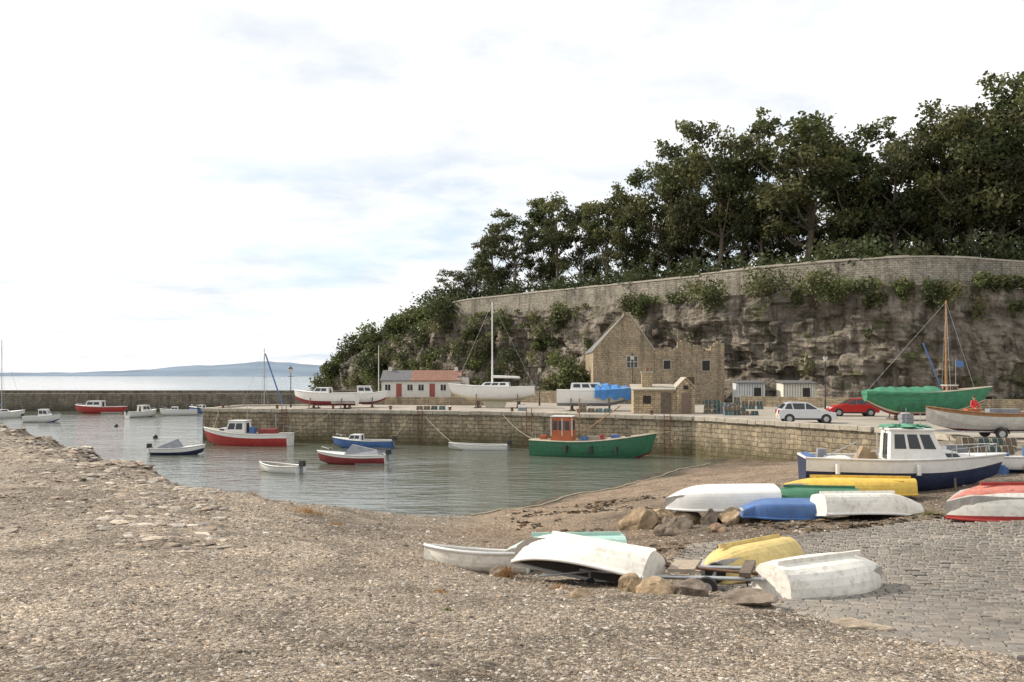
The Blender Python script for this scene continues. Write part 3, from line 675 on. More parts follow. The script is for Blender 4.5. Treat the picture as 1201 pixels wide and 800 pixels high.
def smallboat(name,L_,B_,H_,bands,loc,rz,kind='open',ob=True,deck=WH,c=GY,sink=.18):
    s=MB()
    if kind=='open': hull(s,L_,B_,H_,bands,bow=.18)
    elif kind=='cuddy':
        hull(s,L_,B_,H_,bands,bow=.3,deck=deck,deckfrom=.55,thw=(.2,.35))
        cabin(s,L_*.03,L_*.27,B_*.66,H_-.02,H_+.55,.3,.02,WH,None,2,front=True,v0=.35)
    elif kind=='cover':
        hull(s,L_,B_,H_,bands,bow=.3,deck=deck,deckfrom=.5,thw=(.2,))
        s.hexa([(-L_*.42,-B_*.42,H_),(L_*.12,-B_*.46,H_),(L_*.12,B_*.46,H_),(-L_*.42,B_*.42,H_),(-L_*.36,-B_*.08,H_+.35),(L_*.02,-B_*.1,H_+.75),(L_*.02,B_*.1,H_+.75),(-L_*.36,B_*.08,H_+.35)],c)
    elif kind=='cab':
        hull(s,L_,B_,H_,bands,bow=.35,deck=deck,deckfrom=.45,thw=(.2,))
        cabin(s,-L_*.05,L_*.3,B_*.7,H_-.02,H_+.95,.5,.02,WH,WH,2)
    if ob: outboard(s,-L_/2,H_)
    rail(s,[(L_*.36,-B_*.25,H_+.15),(L_*.5,0,H_+.28),(L_*.36,B_*.25,H_+.15)],.3) if kind!='open' else s.box((0,0,H_*.55),(L_*.25,B_*.5,.15),c)
    return s.build(name,(loc[0],loc[1],-sink*1.0),(0,0,R(rz)))
smallboat('blue_motorboat',5.2,1.9,.85,[(.3,NV),(2,BL)],(-13.2,79.2),172,'cuddy',c=BL)
smallboat('covered_motorboat',4.8,1.9,.85,[(.3,BKP),(.8,MR),(2,WH)],(-11.6,65),176,'cover')
smallboat('white_motorboat',3.4,1.5,.62,[(2,WH)],(-15.5,59.6),150,'open')
smallboat('dark_motorboat',3.9,1.6,.7,[(.7,NV),(2,WH)],(-27.5,72.7),8,'cover',c=GY)
smallboat('rowing_boat',4.9,1.5,.62,[(.4,MR),(2,WH)],(-2.8,77.2),172,'open')
smallboat('red_motorboat',8.3,2.5,1.3,[(.3,MR),(2,RD)],(-70,151),178,'cab',ob=False)
smallboat('small_cabin_cruiser',5.0,2.0,1.0,[(.4,NV),(2,WH)],(-57.7,138),60,'cab')
smallboat('small_cabin_cruiser',5.4,2.0,1.0,[(2,WH)],(-54,144),200,'cuddy')
smallboat('blue_cuddy_boat',5.2,2.0,1.0,[(2,BL)],(-53,153),170,'cuddy')
smallboat('small_cabin_cruiser',4.4,1.9,.95,[(.5,BL),(2,WH)],(-65.3,123),10,'cab')
s=MB(); hull(s,7.2,2.3,1.2,[(.3,BL),(2,WH)],bow=.3,deck=WH,thw=()); cabin(s,-1.5,1.4,1.4,1.2,1.65,.5,.1,WH); mast(s,.3,1.3,12.3,7.2,1.2,boom=2.8,sail=BL); s.build('sailing_yacht',(-77.4,134,-.35),(0,0,R(60)))
s=MB(); hull(s,7.2,2.3,1.2,[(.3,BL),(2,WH)],bow=.3,deck=WH,thw=()); cabin(s,-1.5,1.4,1.4,1.2,1.65,.5,.1,WH); mast(s,.3,1.3,10.2,7.2,1.2,boom=2.8,sail=BL)
s.cyl((.45,0,9.5),(3.3,0,1.9),.09,BL); s.build('sailing_yacht',(-31,110,-.35),(0,0,R(-15)))
for xx,yy,c in((-50,112,BKP),(-37,92,BKP)):
    s=MB(); s.sphere((0,0,.08),.25,c); s.cyl((0,0,.3),(0,0,.45),.03,AL); s.build('mooring_buoy',(xx,yy,0))

s=MB(); hull(s,8.4,2.6,1.5,[(.45,CRM),(2,WH)],bow=.35,sw=.55,rake=.7,deck=WH,thw=(),full=.8,sk=.35); s.hexa([(-1,-.12,-.7),(.9,-.1,-.7),(.9,.1,-.7),(-1,.12,-.7),(-1.4,-.2,.3),(1.6,-.2,.3),(1.6,.2,.3),(-1.4,.2,.3)],CRM)
cabin(s,-1.6,1.6,1.6,1.5,2.0,.6,.1,WH,None,3); mast(s,.3,1.6,11.2-.7,8.4,1.5,m=WH,r=.09,boom=3.0,sail=WH); rail(s,[(2.9,-.7,1.7),(4.3,0,1.8),(2.9,.7,1.7)],.6); rail(s,[(-3.8,-.8,1.55),(-4,0,1.55),(-3.8,.8,1.55)],.6)
s.T=Matrix.Translation((0,0,-.7)); props(s,8.4,2.6,.7); s.build('keel_yacht',(-1.8,94,QZ+.7),(0,0,R(174)))
s=MB(); s.T=Matrix.Translation((0,0,.45)); hull(s,7,2.4,1.5,[(.4,GY),(2,WH)],bow=.4,deck=WH,thw=(),rake=.5)
cabin(s,-2.2,1.2,1.7,1.5,2.25,.6,.1,WH,None,3)
s.T=Matrix.Identity(4); props(s,7,2.4,.45)
V=[];Fq=[]
for i in range(13):
    t=i/12; xx=.2+3.6*t; hb=1.3*(1-t**2.2)**.7+.05; zt=2.75-.45*t+.09*math.sin(i*2.1)
    for yy,zz in((-hb,1.2+.2*math.sin(i*1.7)),(-hb*(1.0+.04*math.sin(i*2.9)),2.0+.2*t),(-hb*.5,zt-.2),(0,zt),(hb*.5,zt-.2),(hb,2.0+.2*t),(hb,1.2)): V.append((xx,yy*1.06,zz))
for i in range(12):
    for j in range(6): Fq.append((7*i+j,7*i+j+1,7*i+j+8,7*i+j+7)[::-1])
s.add(V,Fq,TRP); s.add(V[:7],[tuple(range(7))],TRP); s.build('tarpaulin_covered_boat',(7.9,86,QZ),(0,0,R(-8)))
s=MB(); s.T=Matrix.Translation((0,0,.35)); hull(s,6.4,2.3,1.25,[(.6,MR),(2,WH)],bow=.35,deck=WH,deckfrom=.4,thw=(.2,)); cabin(s,-.4,1.4,1.5,1.22,1.85,.5,.05,WH,None,2); s.T=Matrix.Identity(4); props(s,6.4,2.3,.35); s.build('motor_cruiser',(-19.0,91,QZ),(0,0,R(172)))
s=MB(); s.T=Matrix.Translation((0,0,.35)); hull(s,4.6,1.9,1.1,[(.4,MR),(2,WH)],bow=.35,deck=WH,deckfrom=.4,thw=(.2,)); cabin(s,-.6,1.2,1.4,1.1,1.9,.4,.05,WH,WH,2); s.T=Matrix.Identity(4); props(s,4.6,1.9,.35); s.build('motor_cruiser',(-16,95,QZ),(0,0,R(10)))
# green boat ashore, shaped hull with cutaway stern and stem, low cover over the deck
s=MB(); s.T=Matrix.Translation((0,0,.35)); st=hull(s,8.2,2.9,1.75,[(.3,MR),(.4,CRM),(2,GTR)],bow=.5,sw=.5,rake=.9,deck=LW,thw=(),gun=CRM,full=1.0,ns=28,nv=10,sk=.62,kr=.6)
cabin(s,1.75,2.7,1.3,1.7,2.3,.2,.05,WD,WH,2)
mast(s,1.9,1.6,8.8,8,1.8,m=WD,r=.1); s.cyl((1.7,0,1.7),(.2,0,5.6),.05,BL)
s.cyl((2.6,0,1.6),(2.6,0,4.3),.02,AL); s.add([(2.6,0,4.25),(3.2,.05,4.15),(3.2,.0,3.7),(2.6,0,3.75)],[(0,1,2,3),(3,2,1,0)],BL)
V=[];Fq=[]
for i in range(17):
    t=i/16*.64; xx,hb,sh,k_=st(t); hb+=.06; xx-=.05; rg=min(1,t/.16); zt=sh+.06+.34*rg+.05*math.sin(i*2.3); lo=sh-.14-.12*(.5+.5*math.sin(i*1.7))
    for yy,zz in((-hb*.99,lo),(-hb*1.0,sh-.05),(-hb*.97,sh+.05),(-hb*.5,zt-.12*rg),(0,zt),(hb*.5,zt-.12*rg),(hb*.97,sh+.05),(hb,sh-.05),(hb*.99,lo)): V.append((xx,yy,zz))
for i in range(16):
    for j in range(8): Fq.append((9*i+j,9*i+j+1,9*i+j+10,9*i+j+9)[::-1])
s.add(V,Fq,GTR); s.add(V[:9],[tuple(range(9))],GTR); s.add(V[-9:],[tuple(range(9))[::-1]],GTR)
s.T=Matrix.Identity(4); props(s,6,2.7,.35); s.build('green_covered_boat',(31.3,68,QZ),(0,0,R(-6)))
def trailer(s,L_,W,z=.45,wr=.3,guard=True):
    for sg in(-1,1):
        s.cyl((L_/2+1.0,0,z),(L_/2-.6,sg*W/2*.8,z),.035,AL,n=6); s.cyl((L_/2-.6,sg*W/2*.8,z),(-L_/2,sg*W/2*.8,z),.04,AL,n=6)
        s.cyl((-.3,sg*W/2,wr),(-.3,sg*(W/2+.14),wr),wr,BKP,n=18); s.cyl((-.3,sg*(W/2+.13),wr),(-.3,sg*(W/2+.155),wr),wr*.55,AL,n=12)
        if guard:
            for k_ in range(6):
                a0=math.pi*k_/6;a1=math.pi*(k_+1)/6; x0,z0,x1,z1=-.3+.38*math.cos(a0),.3+.38*math.sin(a0),-.3+.38*math.cos(a1),.3+.38*math.sin(a1)
                s.add([(x0,sg*W/2,z0),(x0,sg*(W/2+.2),z0),(x1,sg*(W/2+.2),z1),(x1,sg*W/2,z1)],[(0,1,2,3)],BKP)
    for xx in(-L_/2,-.3,L_/2-.6): s.cyl((xx,-W/2,z if xx!=-.3 else wr),(xx,W/2,z if xx!=-.3 else wr),.035,AL,n=6)
    s.cyl((L_/2+.8,0,z),(L_/2+.8,0,.08),.03,AL,n=6); s.cyl((L_/2+.8,-.03,.09),(L_/2+.8,.03,.09),.09,BKP,n=10)
s=MB(); trailer(s,4.4,1.9,.4); s.T=Matrix.Translation((0,0,.36)); hull(s,5.8,2.2,1.0,[(.3,MR),(.85,P('grey_paint',(.52,.51,.47),.5,.1,3,.5)),(2,WD)],bow=.4,sw=.6,nv=9,sm_=False,gun=WD,rake=.25,sk=.2); s.box((-.8,0,1.1),(1.6,.6,.3),GY); s.box((.9,.2,1.1),(.7,.6,.3),OR); outboard(s,-2.9,.95)
s.build('clinker_boat',(26,48.5,QZ),(0,0,R(175)))

s=MB(); s.T=Matrix.Translation((0,0,.12))
st=hull(s,7.1,2.4,1.3,[(.45,NV),(.76,NV),(2,WH)],bow=.25,sw=.85,rake=.55,full=.55,deck=WH,deckfrom=.62,floor=.5,thw=(.06,),gw=.05,inner=WHW,kr=.55,ns=24,nv=12,tmat=NV)
cabin(s,-.35,1.85,1.75,1.22,2.45,.62,.05,WH,WH,3,v0=.42,v1=.88)
cabin(s,1.35,2.7,1.35,1.22,1.62,.5,.0,WH,None,1,front=False)
for k_ in range(16):
    xx,yy=random.uniform(-.3,1.2),random.uniform(-.7,.5); s.box((xx,yy,2.51+random.random()*.12),(random.uniform(.3,.7),random.uniform(.2,.5),.07),NET,rz=random.uniform(-1,1),ry=random.uniform(-.2,.2),rx=random.uniform(-.2,.2),taper=.7)
rail(s,[(1.9,-.95,1.33),(2.6,-.75,1.38),(3.3,-.45,1.45),(3.85,0,1.5),(3.3,.45,1.45),(2.6,.75,1.38),(1.9,.95,1.33)],.42,.016)
TC=P('tan_canvas',(.30,.21,.12),.85,.2,3,.3,bmp=.8,bscale=6)
s.box((-1.25,-.3,1.45),(.45,.7,.6),TC,ry=.35,taper=.7); s.box((-.9,.2,1.35),(.5,.6,.35),TC,rz=.4,taper=.6)
s.box((-2.2,0,1.15),(.9,1.3,.35),WH); s.cyl((-3.0,-.9,1.3),(-1.6,-.9,2.0),.02,AL); s.cyl((-1.6,-.9,1.3),(-1.6,-.9,2.0),.02,AL)
s.box((-3.3,0,1.35),(.25,1.9,.12),BL); s.cyl((-.5,.6,1.3),(-.5,.6,2.3),.03,AL); s.box((-2.7,.5,1.4),(.4,.5,.4),GY,taper=.8)
for k_ in(-2.4,.6): s.cyl((k_,-1.26,1.15),(k_,-1.28,.75),.09,WH)
s.cyl((1.0,0,2.5),(1.0,0,3.1),.015,AL); s.cyl((.6,.5,2.5),(.6,.5,3.3),.01,AL)
s.T=Matrix.Identity(4)
for xx in(-2.4,-.2,2.0):
    s.box((xx,0,.05),(.25,1.8,.2),TB)
    for sg in(-1,1): s.cyl((xx,sg*1.15,-.1),(xx,sg*.95,.75),.05,TB)
s.build('cabin_motorboat',(13.95,32.4,g1(13.95,32.4)-.1),(0,0,R(-9)),scale=.91)

def dinghy(name,L_,B_,H_,bands,x,y,rz,roll=180,pitch=0,dz=0,gun=WH,keel=None,sm_=True,nv=7,tmat=None,blunt=False,bow=.12,sw=.75,inner=IN,full=.6,thw=(.25,.5,.72)):
    s=MB(); hull(s,L_,B_,H_,bands,bow=bow,gun=gun,keel=keel,sm_=sm_,nv=nv,tmat=tmat,blunt=blunt,sw=sw,inner=inner,rake=.15,full=full,thw=thw)
    if keel and roll>90:
        for sg in(-1,1): s.box((-L_*.12,sg*B_*.24,.07),(L_*.55,.03,.05),keel)
    M=Euler((R(roll),R(pitch),R(rz))).to_matrix(); lo=min((M@Vector(v)).z for v in s.v)
    o=s.build(name,(x,y,g1(x,y)-lo+dz-.05),(R(roll),R(pitch),R(rz))); return o
DI=P('dark_interior',(.10,.085,.07),.8)
dinghy('white_dinghy',3.0,1.45,.62,[(2,WHW)],1.6,17.9,146,180+26,-3,-.05,keel=WHW,inner=DI,thw=(.5,),tmat=WHW)
dinghy('turquoise_dinghy',2.7,1.35,.62,[(2,TQ)],1.3,20.9,184,180,0,.04,gun=TQ,keel=TQ)
dinghy('open_white_dinghy',2.3,1.25,.5,[(2,WHW)],-.75,20.4,170,8,0,-.08,inner=P('pale_interior',(.45,.44,.40),.7,.1,4,.5))
dinghy('yellow_dinghy',2.6,1.4,.6,[(2,PYL)],4.9,18.7,218,180+10,0,.05,gun=PYL,keel=PYL,sm_=False,nv=8,tmat=PYL)
dinghy('white_pram_dinghy',2.75,1.35,.58,[(2,WHW)],5.95,16.7,28,180+8,0,0,keel=WHW,tmat=WHW,nv=6,sm_=False)
s=MB(); trailer(s,2.6,1.2,.34,.2,False); s.cyl((1.5,0,.38),(3.0,.5,.3),.025,AL); s.box((.2,0,.46),(.5,.9,.06),LW); s.box((-1.0,.1,.46),(.2,1.2,.08),TB); s.cyl((-1.2,.3,.4),(1.6,-.2,.5),.03,IR)
for k_ in range(5): s.cyl((.6+k_*.13,-.5,.38),(.6+k_*.13,-.42,.38),.05,BKP,n=10)
s.build('boat_trailer',(3.55,17.1,g1(3.55,17.1)-.04),(0,R(3),R(160)))
s=MB()
for k_ in range(9): 
    a=random.uniform(-.5,.5); s.box((random.uniform(-.7,.7),random.uniform(-.4,.4),.05+k_*.035),(random.uniform(.6,1.4),.1,.03),random.choice([LW,TB,IR]),rz=a,ry=random.uniform(-.1,.1))
s.build('scrap_timber',(3.1,19.6,g1(3.1,19.6)))
dinghy('white_tender',3.4,1.45,.6,[(2,WH)],6.85,28.7,178,180-6,1,.33,nv=8,sw=.9,full=.33)
dinghy('yellow_canoe_boat',4.2,1.35,.5,[(2,YL)],11.5,30.2,172,180,0,.16,gun=YL,keel=YL,sw=.5)
dinghy('green_dinghy',2.9,1.3,.5,[(2,GN)],9.9,29.3,170,180,0,.1,gun=GN,keel=GN)
dinghy('blue_pram_dinghy',2.2,1.15,.46,[(2,BL)],8.35,27.5,178,180-4,0,.02,gun=BL,blunt=True,full=.18,sw=.95,bow=.02,sm_=False)
dinghy('white_upturned_dinghy',3.0,1.4,.62,[(2,WHW)],10.75,27.0,4,180-10,0,0,keel=WHW,sw=.9,full=.3,blunt=True)
dinghy('red_and_white_boat',4.0,1.7,.8,[(.3,PNK),(.62,WHW),(.85,WHW),(2,RD)],14.1,24.4,182,180-6,0,0,gun=RD,keel=RD,nv=9)
dinghy('upright_tender',3.0,1.4,.6,[(.5,NV),(2,WH)],18.8,35.5,160,4,0,.1)

# ------------------------------------------------------------ boulders
BO=tintmat('boulder_stone',rough=.95,bscale=7,bstr=1,var=.6,nscale=4)
def boulder(x,y,r,h,col=(.34,.26,.18),dz=0):
    bm=bmesh.new(); bmesh.ops.create_icosphere(bm,subdivisions=4,radius=1); sd=random.random()*50
    P_=np.array([v.co[:] for v in bm.verts]); Fc=np.array([[v.index for v in f.verts] for f in bm.faces]); bm.free()
    Q=P_.copy()
    for _ in range(11):
        nn=np.array([random.gauss(0,1),random.gauss(0,1),random.gauss(0,.9)]); nn/=np.linalg.norm(nn); dd=random.uniform(.55,.85)
        ex=Q@nn-dd; Q-=np.outer(np.where(ex>0,ex*.93,0),nn)
    n1=fbm(P_[:,0]*2.1+sd,P_[:,1]*2.1+P_[:,2]*1.7,4,int(sd)); Q=Q*(1+.2*n1)[:,None]
    Q*=np.array([r,r*random.uniform(.65,.95),h])*1.2
    a=random.random()*6; Q=np.c_[Q[:,0]*math.cos(a)-Q[:,1]*math.sin(a),Q[:,0]*math.sin(a)+Q[:,1]*math.cos(a),Q[:,2]]
    o=mesh_np('boulder',Q,Fc,[BO],np.tile(np.array(col)*random.uniform(.75,1.15),(len(Q),1)),smooth=False); o.location=(x,y,g1(x,y)+h*.35+dz)
TAN=(.33,.245,.155);GRB=(.20,.16,.125)
for a in((2.5,15.6,.32,.2,TAN),(3.1,15.5,.3,.2,GRB),(2.15,16.1,.27,.2,TAN),(3.9,14.5,.45,.13,GRB),(4.95,12.6,.42,.14,(.33,.27,.2)),
 (4.1,28.5,.62,.48,TAN),(5.2,27.6,.4,.3,GRB),(5.7,28.8,.45,.38,TAN),(6.3,28.2,.4,.36,GRB),(6.9,28.0,.4,.33,TAN),(7.5,28.1,.4,.3,GRB),(5.0,29.5,.5,.3,TAN),(7.2,29.2,.4,.35,GRB),
 (2.6,20.4,.35,.25,GRB),(2.9,19.7,.28,.2,(.3,.15,.1)),(3.4,21.0,.3,.2,GRB),(-.3,19.4,.2,.15,GRB),(4.6,26.6,.3,.18,GRB),(6.1,26.3,.3,.15,(.3,.2,.13)),(1.2,15.4,.2,.12,TAN),(4.9,28.0,.3,.25,GRB)): boulder(*a)
def tuft(x,y,r,h,n,cols,name='dried_weed'):
    V=[];F=[];T=[]
    for i in range(n):
        a=random.random()*6.28; q=r*abs(random.gauss(0,.6)); bx,by=x+q*math.cos(a),y+q*math.sin(a)*.7; l=h*random.uniform(.25,1)*math.exp(-q/r); dx,dy=random.gauss(0,.5)*l,random.gauss(0,.5)*l; w=.004+.003*random.random()
        o=len(V); b=random.random()*3; wx,wy=w*math.cos(b),w*math.sin(b)
        V+=[(bx-wx,by-wy,0),(bx+wx,by+wy,0),(bx+dx*.5+wx,by+dy*.5+wy,l*.7),(bx+dx*.5-wx,by+dy*.5-wy,l*.7),(bx+dx+wx*.4,by+dy,l),(bx+dx-wx*.4,by+dy,l)]
        F+=[(o,o+1,o+2,o+3),(o+3,o+2,o+4,o+5)]; c=random.choice(cols); T+=[c]*6
    V=np.array(V); V[:,2]+=np.repeat(ground(V[::6,0],V[::6,1]),6)-.01
    mesh_np(name,V,F,[LF],np.array(T))
RU=[(.34,.19,.08),(.40,.25,.11),(.28,.17,.09)]; YG=[(.20,.22,.08),(.25,.24,.11)]
for x_,y_,r_,h_,n_,c_ in((-.1,18.8,.3,.35,260,RU),(-1.2,14.9,.2,.12,130,RU),(-6.2,27,1.0,.25,350,RU),(-5.0,25.2,.5,.16,150,RU),(-8.6,29.5,.6,.2,160,RU),(-.95,13,.18,.08,90,YG),(.9,16.4,.3,.2,140,RU),(4.2,22.5,.4,.2,100,RU),(2.4,17.2,.3,.25,110,RU),(12.2,26.0,.5,.2,160,YG)): tuft(x_,y_,r_,h_,n_,c_)
n=3600; yy=rng.uniform(23,40,n); xx=rng.uniform(0,13,n); k=(fbm(xx*.5,yy*.7,3,77)>.05)
stones('seaweed_wrack',xx[k],yy[k],.05+.09*rng.random(k.sum()),.35,.0,[(.05,.04,.025),(.09,.06,.035),(.12,.08,.04)],ST,.5)

# ------------------------------------------------------------ buildings
SB=masonry('rubble_stone',(.42,.335,.225),(.32,.255,.175),(.26,.215,.155),.42,.22,.45)
SL=P('slate',(.13,.13,.135),.7,.2,3,.3,bmp=.4,bscale=10); PT=P('pantile',(.24,.12,.085),.85,.25,2,.5,bmp=.6,bscale=12); DR=P('dark_doorway',(.025,.022,.02),.9)
HR=P('harling',(.62,.59,.53),.85,.08,2,.35)
e=empty('stone_warehouse',(9.8,107,QZ))
s=MB(); w=7.4; dpt=11
s.add([(0,0,0),(w,0,0),(w,0,6.4),(4.5,0,10.6),(3.7,0,10.6),(0,0,6.4),(0,dpt,0),(w,dpt,0),(w,dpt,6.4),(4.5,dpt,10.6),(3.7,dpt,10.6),(0,dpt,6.4)],[(0,1,2,3,4,5),(11,10,9,8,7,6),(0,5,11,6),(1,7,8,2)],SB)
s.build('walls',parent=e)
s=MB()
for a,b in(((-.1,6.2),(4.1,10.4)),((7.5,6.2),(4.1,10.4))):
    s.hexa([(a[0],.5,a[1]),(b[0],.5,b[1]),(b[0],dpt+.2,b[1]),(a[0],dpt+.2,a[1]),(a[0],.5,a[1]+.15),(b[0],.5,b[1]+.15),(b[0],dpt+.2,b[1]+.15),(a[0],dpt+.2,a[1]+.15)],SL)
s.build('roof',parent=e)
s=MB()
for a,b in(((-.05,6.35),(3.7,10.6)),((7.45,6.35),(4.5,10.6))):
    s.hexa([(a[0],-.06,a[1]),(b[0],-.06,b[1]),(b[0],.5,b[1]),(a[0],.5,a[1]),(a[0],-.06,a[1]+.2),(b[0],-.06,b[1]+.2),(b[0],.5,b[1]+.2),(a[0],.5,a[1]+.2)],CO)
s.box((4.1,.25,10.8),(.9,.6,.5),SB); s.build('skews',parent=e)
s=MB()
for cx_,z0,hw_,hh in((4.7,4.4,.6,1.3),(2.0,1.0,.5,1.1),(5.8,1.0,.5,1.1)):
    s.box((cx_,-.02,z0+hh/2),(hw_*2+.3,.1,hh+.3),CO); s.box((cx_,-.06,z0+hh/2),(hw_*2,.08,hh),GL)
    for k_ in(-.33,.33): s.box((cx_+k_*hw_,-.11,z0+hh/2),(.05,.03,hh),CRM)
    s.box((cx_,-.112,z0+hh/2),(hw_*2,.03,.05),CRM)
s.build('windows',parent=e)
s=MB(); rr=random.Random(3); xx=7.42
while xx<15.6:
    l=.4; ht=7.0+.45*math.sin(xx*1.3)+.3*math.sin(xx*3.1)+rr.uniform(-.12,.15)
    if 10.4<xx<12.2: s.box((xx+l/2,.35,3.2+(ht-3.2)/2),(l,.7,ht-3.2),SB)
    else: s.box((xx+l/2,.35,ht/2),(l,.7,ht),SB)
    xx+=l
s.box((15.3,3.6,3.4),(.7,5.6,6.8),SB); s.box((11.4,6.8,3.2),(8,.7,6.4),SB)
s.build('ruined_wing',parent=e)
s=MB()
for cx_,z0,hw_,hh in((8.9,4.2,.4,1.0),(13.6,4.0,.45,1.2),(8.9,1.0,.4,1.0)):
    s.box((cx_,-.02,z0+hh/2),(hw_*2+.25,.1,hh+.25),CO); s.box((cx_,-.07,z0+hh/2),(hw_*2,.06,hh),DR)
s.build('openings',parent=e)
e=empty('stone_hut',(10.9,79.5,QZ),(0,0,R(-4)))
HS=masonry('hut_stone',(.52,.40,.25),(.41,.32,.205),(.32,.26,.18),.4,.2,.3)
s=MB(); w=5.4;d=3.2
s.add([(0,0,0),(3.8,0,0),(3.8,0,2.1),(0,0,2.1),(0,d,0),(3.8,d,0),(3.8,d,2.5),(0,d,2.5)],[(0,1,2,3),(5,4,7,6),(4,0,3,7)],HS)
s.add([(3.8,-.25,0),(w,-.25,0),(w,-.25,2.3),(4.6,-.25,3.15),(3.8,-.25,2.3),(3.8,d,0),(w,d,0),(w,d,2.3),(4.6,d,3.15),(3.8,d,2.3)],[(0,1,2,3,4),(9,8,7,6,5),(0,4,9,5),(1,6,7,2)],HS)
s.box((1.3,1.6,2.9),(.9,.9,1.5),HS); s.box((1.3,1.6,3.7),(1.05,1.05,.14),CO); s.cyl((1.3,1.6,3.75),(1.3,1.6,4.15),.14,PT); s.build('walls',parent=e)
s=MB(); s.hexa([(-.15,-.2,2.08),(3.78,-.2,2.08),(3.78,d+.1,2.5),(-.15,d+.1,2.5),(-.15,-.2,2.2),(3.78,-.2,2.2),(3.78,d+.1,2.62),(-.15,d+.1,2.62)],CO)
for a,b in(((3.68,2.22),(4.6,3.15)),((5.52,2.22),(4.6,3.15))): s.hexa([(a[0],-.35,a[1]),(b[0],-.35,b[1]),(b[0],d+.1,b[1]),(a[0],d+.1,a[1]),(a[0],-.35,a[1]+.12),(b[0],-.35,b[1]+.12),(b[0],d+.1,b[1]+.12),(a[0],d+.1,a[1]+.12)],CO)
s.build('roof',parent=e)
s=MB(); s.box((2.9,-.03,.95),(.9,.08,1.9),TB); s.box((1.2,-.03,1.25),(.7,.08,.7),DR); s.box((4.6,-.28,.95),(.7,.08,1.9),P('door_brown',(.16,.11,.08),.6)); s.box((4.6,-.28,2.35),(.4,.06,.35),DR); s.build('door_and_windows',parent=e)
e=empty('harbour_cottages',(-20.6,140,QZ))
s=MB(); s.box((6.2,3,1.3),(12.4,6,2.6),HR); 
s.add([(0,0,2.6),(0,6,2.6),(0,3,4.1),(12.4,0,2.6),(12.4,6,2.6),(12.4,3,4.1)],[(0,2,1),(3,4,5)],HR); s.box((12.9,2.2,1.6),(1.6,3,3.2),HR); s.build('walls',parent=e)
s=MB()
for y0,y1 in((-.25,3),(6.25,3)):
    for xa_,xb_,mt in((-.2,4.6,SL),(4.61,12.6,PT)): s.hexa([(xa_,y0,2.5),(xb_,y0,2.5),(xb_,y1,4.12),(xa_,y1,4.12),(xa_,y0,2.62),(xb_,y0,2.62),(xb_,y1,4.24),(xa_,y1,4.24)],mt)
s.box((12.9,2.2,3.25),(1.8,3.2,.12),SL)
for xx in(1,11.6): s.box((xx,3,4.4),(.6,.6,.7),HR); s.cyl((xx,3,4.7),(xx,3,4.95),.12,PT)
s.build('roof',parent=e)
s=MB()
for i in range(7):
    xx=1.0+i*1.75
    if i%3==1: s.box((xx,-.03,1.05),(.85,.08,2.1),P('red_door',(.26,.06,.05),.5))
    else: s.box((xx,-.02,1.5),(1.05,.06,1.15),WH); s.box((xx,-.05,1.5),(.85,.06,.95),GL); s.box((xx,-.085,1.5),(.05,.03,.95),WH)
s.box((12.9,.65,1.1),(.8,.08,2),TB); s.build('windows_and_doors',parent=e)
for nm_,x_,y_,w_,c_ in(('timber_shed',26.0,102,3.1,P('pale_grey_boards',(.52,.54,.54),.8,.15,3,.4)),('store_shed',30.6,100,3.6,P('cream_boards',(.62,.59,.51),.8,.12,3,.4))):
    e=empty(nm_,(x_,y_,QZ)); s=MB(); s.box((w_/2,1.3,1.25),(w_,2.6,2.5),c_)
    for k_ in range(int(w_/.3)): s.box((.15+k_*.3,-.015,1.25),(.03,.03,2.5),DR)
    s.build('walls',parent=e); s=MB(); s.hexa([(-.2,-.3,2.5),(w_+.2,-.3,2.5),(w_+.2,2.8,2.75),(-.2,2.8,2.75),(-.2,-.3,2.6),(w_+.2,-.3,2.6),(w_+.2,2.8,2.85),(-.2,2.8,2.85)],SL); s.build('roof',parent=e)
    s=MB(); s.box((w_*.72,-.06,1.0),(.8,.06,2.0),DR); s.build('door',parent=e)
s=MB(); wallseg(s,(-8,118),(9.5,107.3),.5,QZ,QZ+1.5,SB); s.build('boundary_wall')
s=MB(); wallseg(s,(25.6,99),(44,86),.5,QZ,QZ+1.1,SB); wallseg(s,(44,86),(80,84),.5,QZ,QZ+1.1,SB); s.build('boundary_wall')
s=MB(); wallseg(s,(-17.5,104),(-3,101),.5,QZ,QZ+.9,SB); s.build('boundary_wall')
LP=P('lamp_post_black',(.03,.035,.035),.5)
def lamp(x,y,h):
    s=MB(); s.cyl((0,0,0),(0,0,.9),.11,LP,.08); s.cyl((0,0,.9),(0,0,h-.5),.05,LP,.04); s.cyl((-.3,0,h-.9),(.3,0,h-.9),.02,LP)
    s.hexa([(-.1,-.1,h-.5),(.1,-.1,h-.5),(.1,.1,h-.5),(-.1,.1,h-.5),(-.2,-.2,h-.08),(.2,-.2,h-.08),(.2,.2,h-.08),(-.2,.2,h-.08)],P('lamp_glass',(.5,.5,.45),.2,.05,3,0)); s.box((0,0,h+.02),(.46,.46,.2),LP,taper=.3); s.cyl((0,0,h+.1),(0,0,h+.28),.03,LP)
    s.build('street_lamp',(x,y,QZ))
for a in((3.1,100,4.3),(31.8,90,5.4),(12.9,95,5.6),(-23.7,95,4.2)): lamp(*a)
s=MB(); s.cyl((0,0,0),(0,0,8.1),.08,WH,.05); s.build('flagpole',(-20.9,139,QZ))
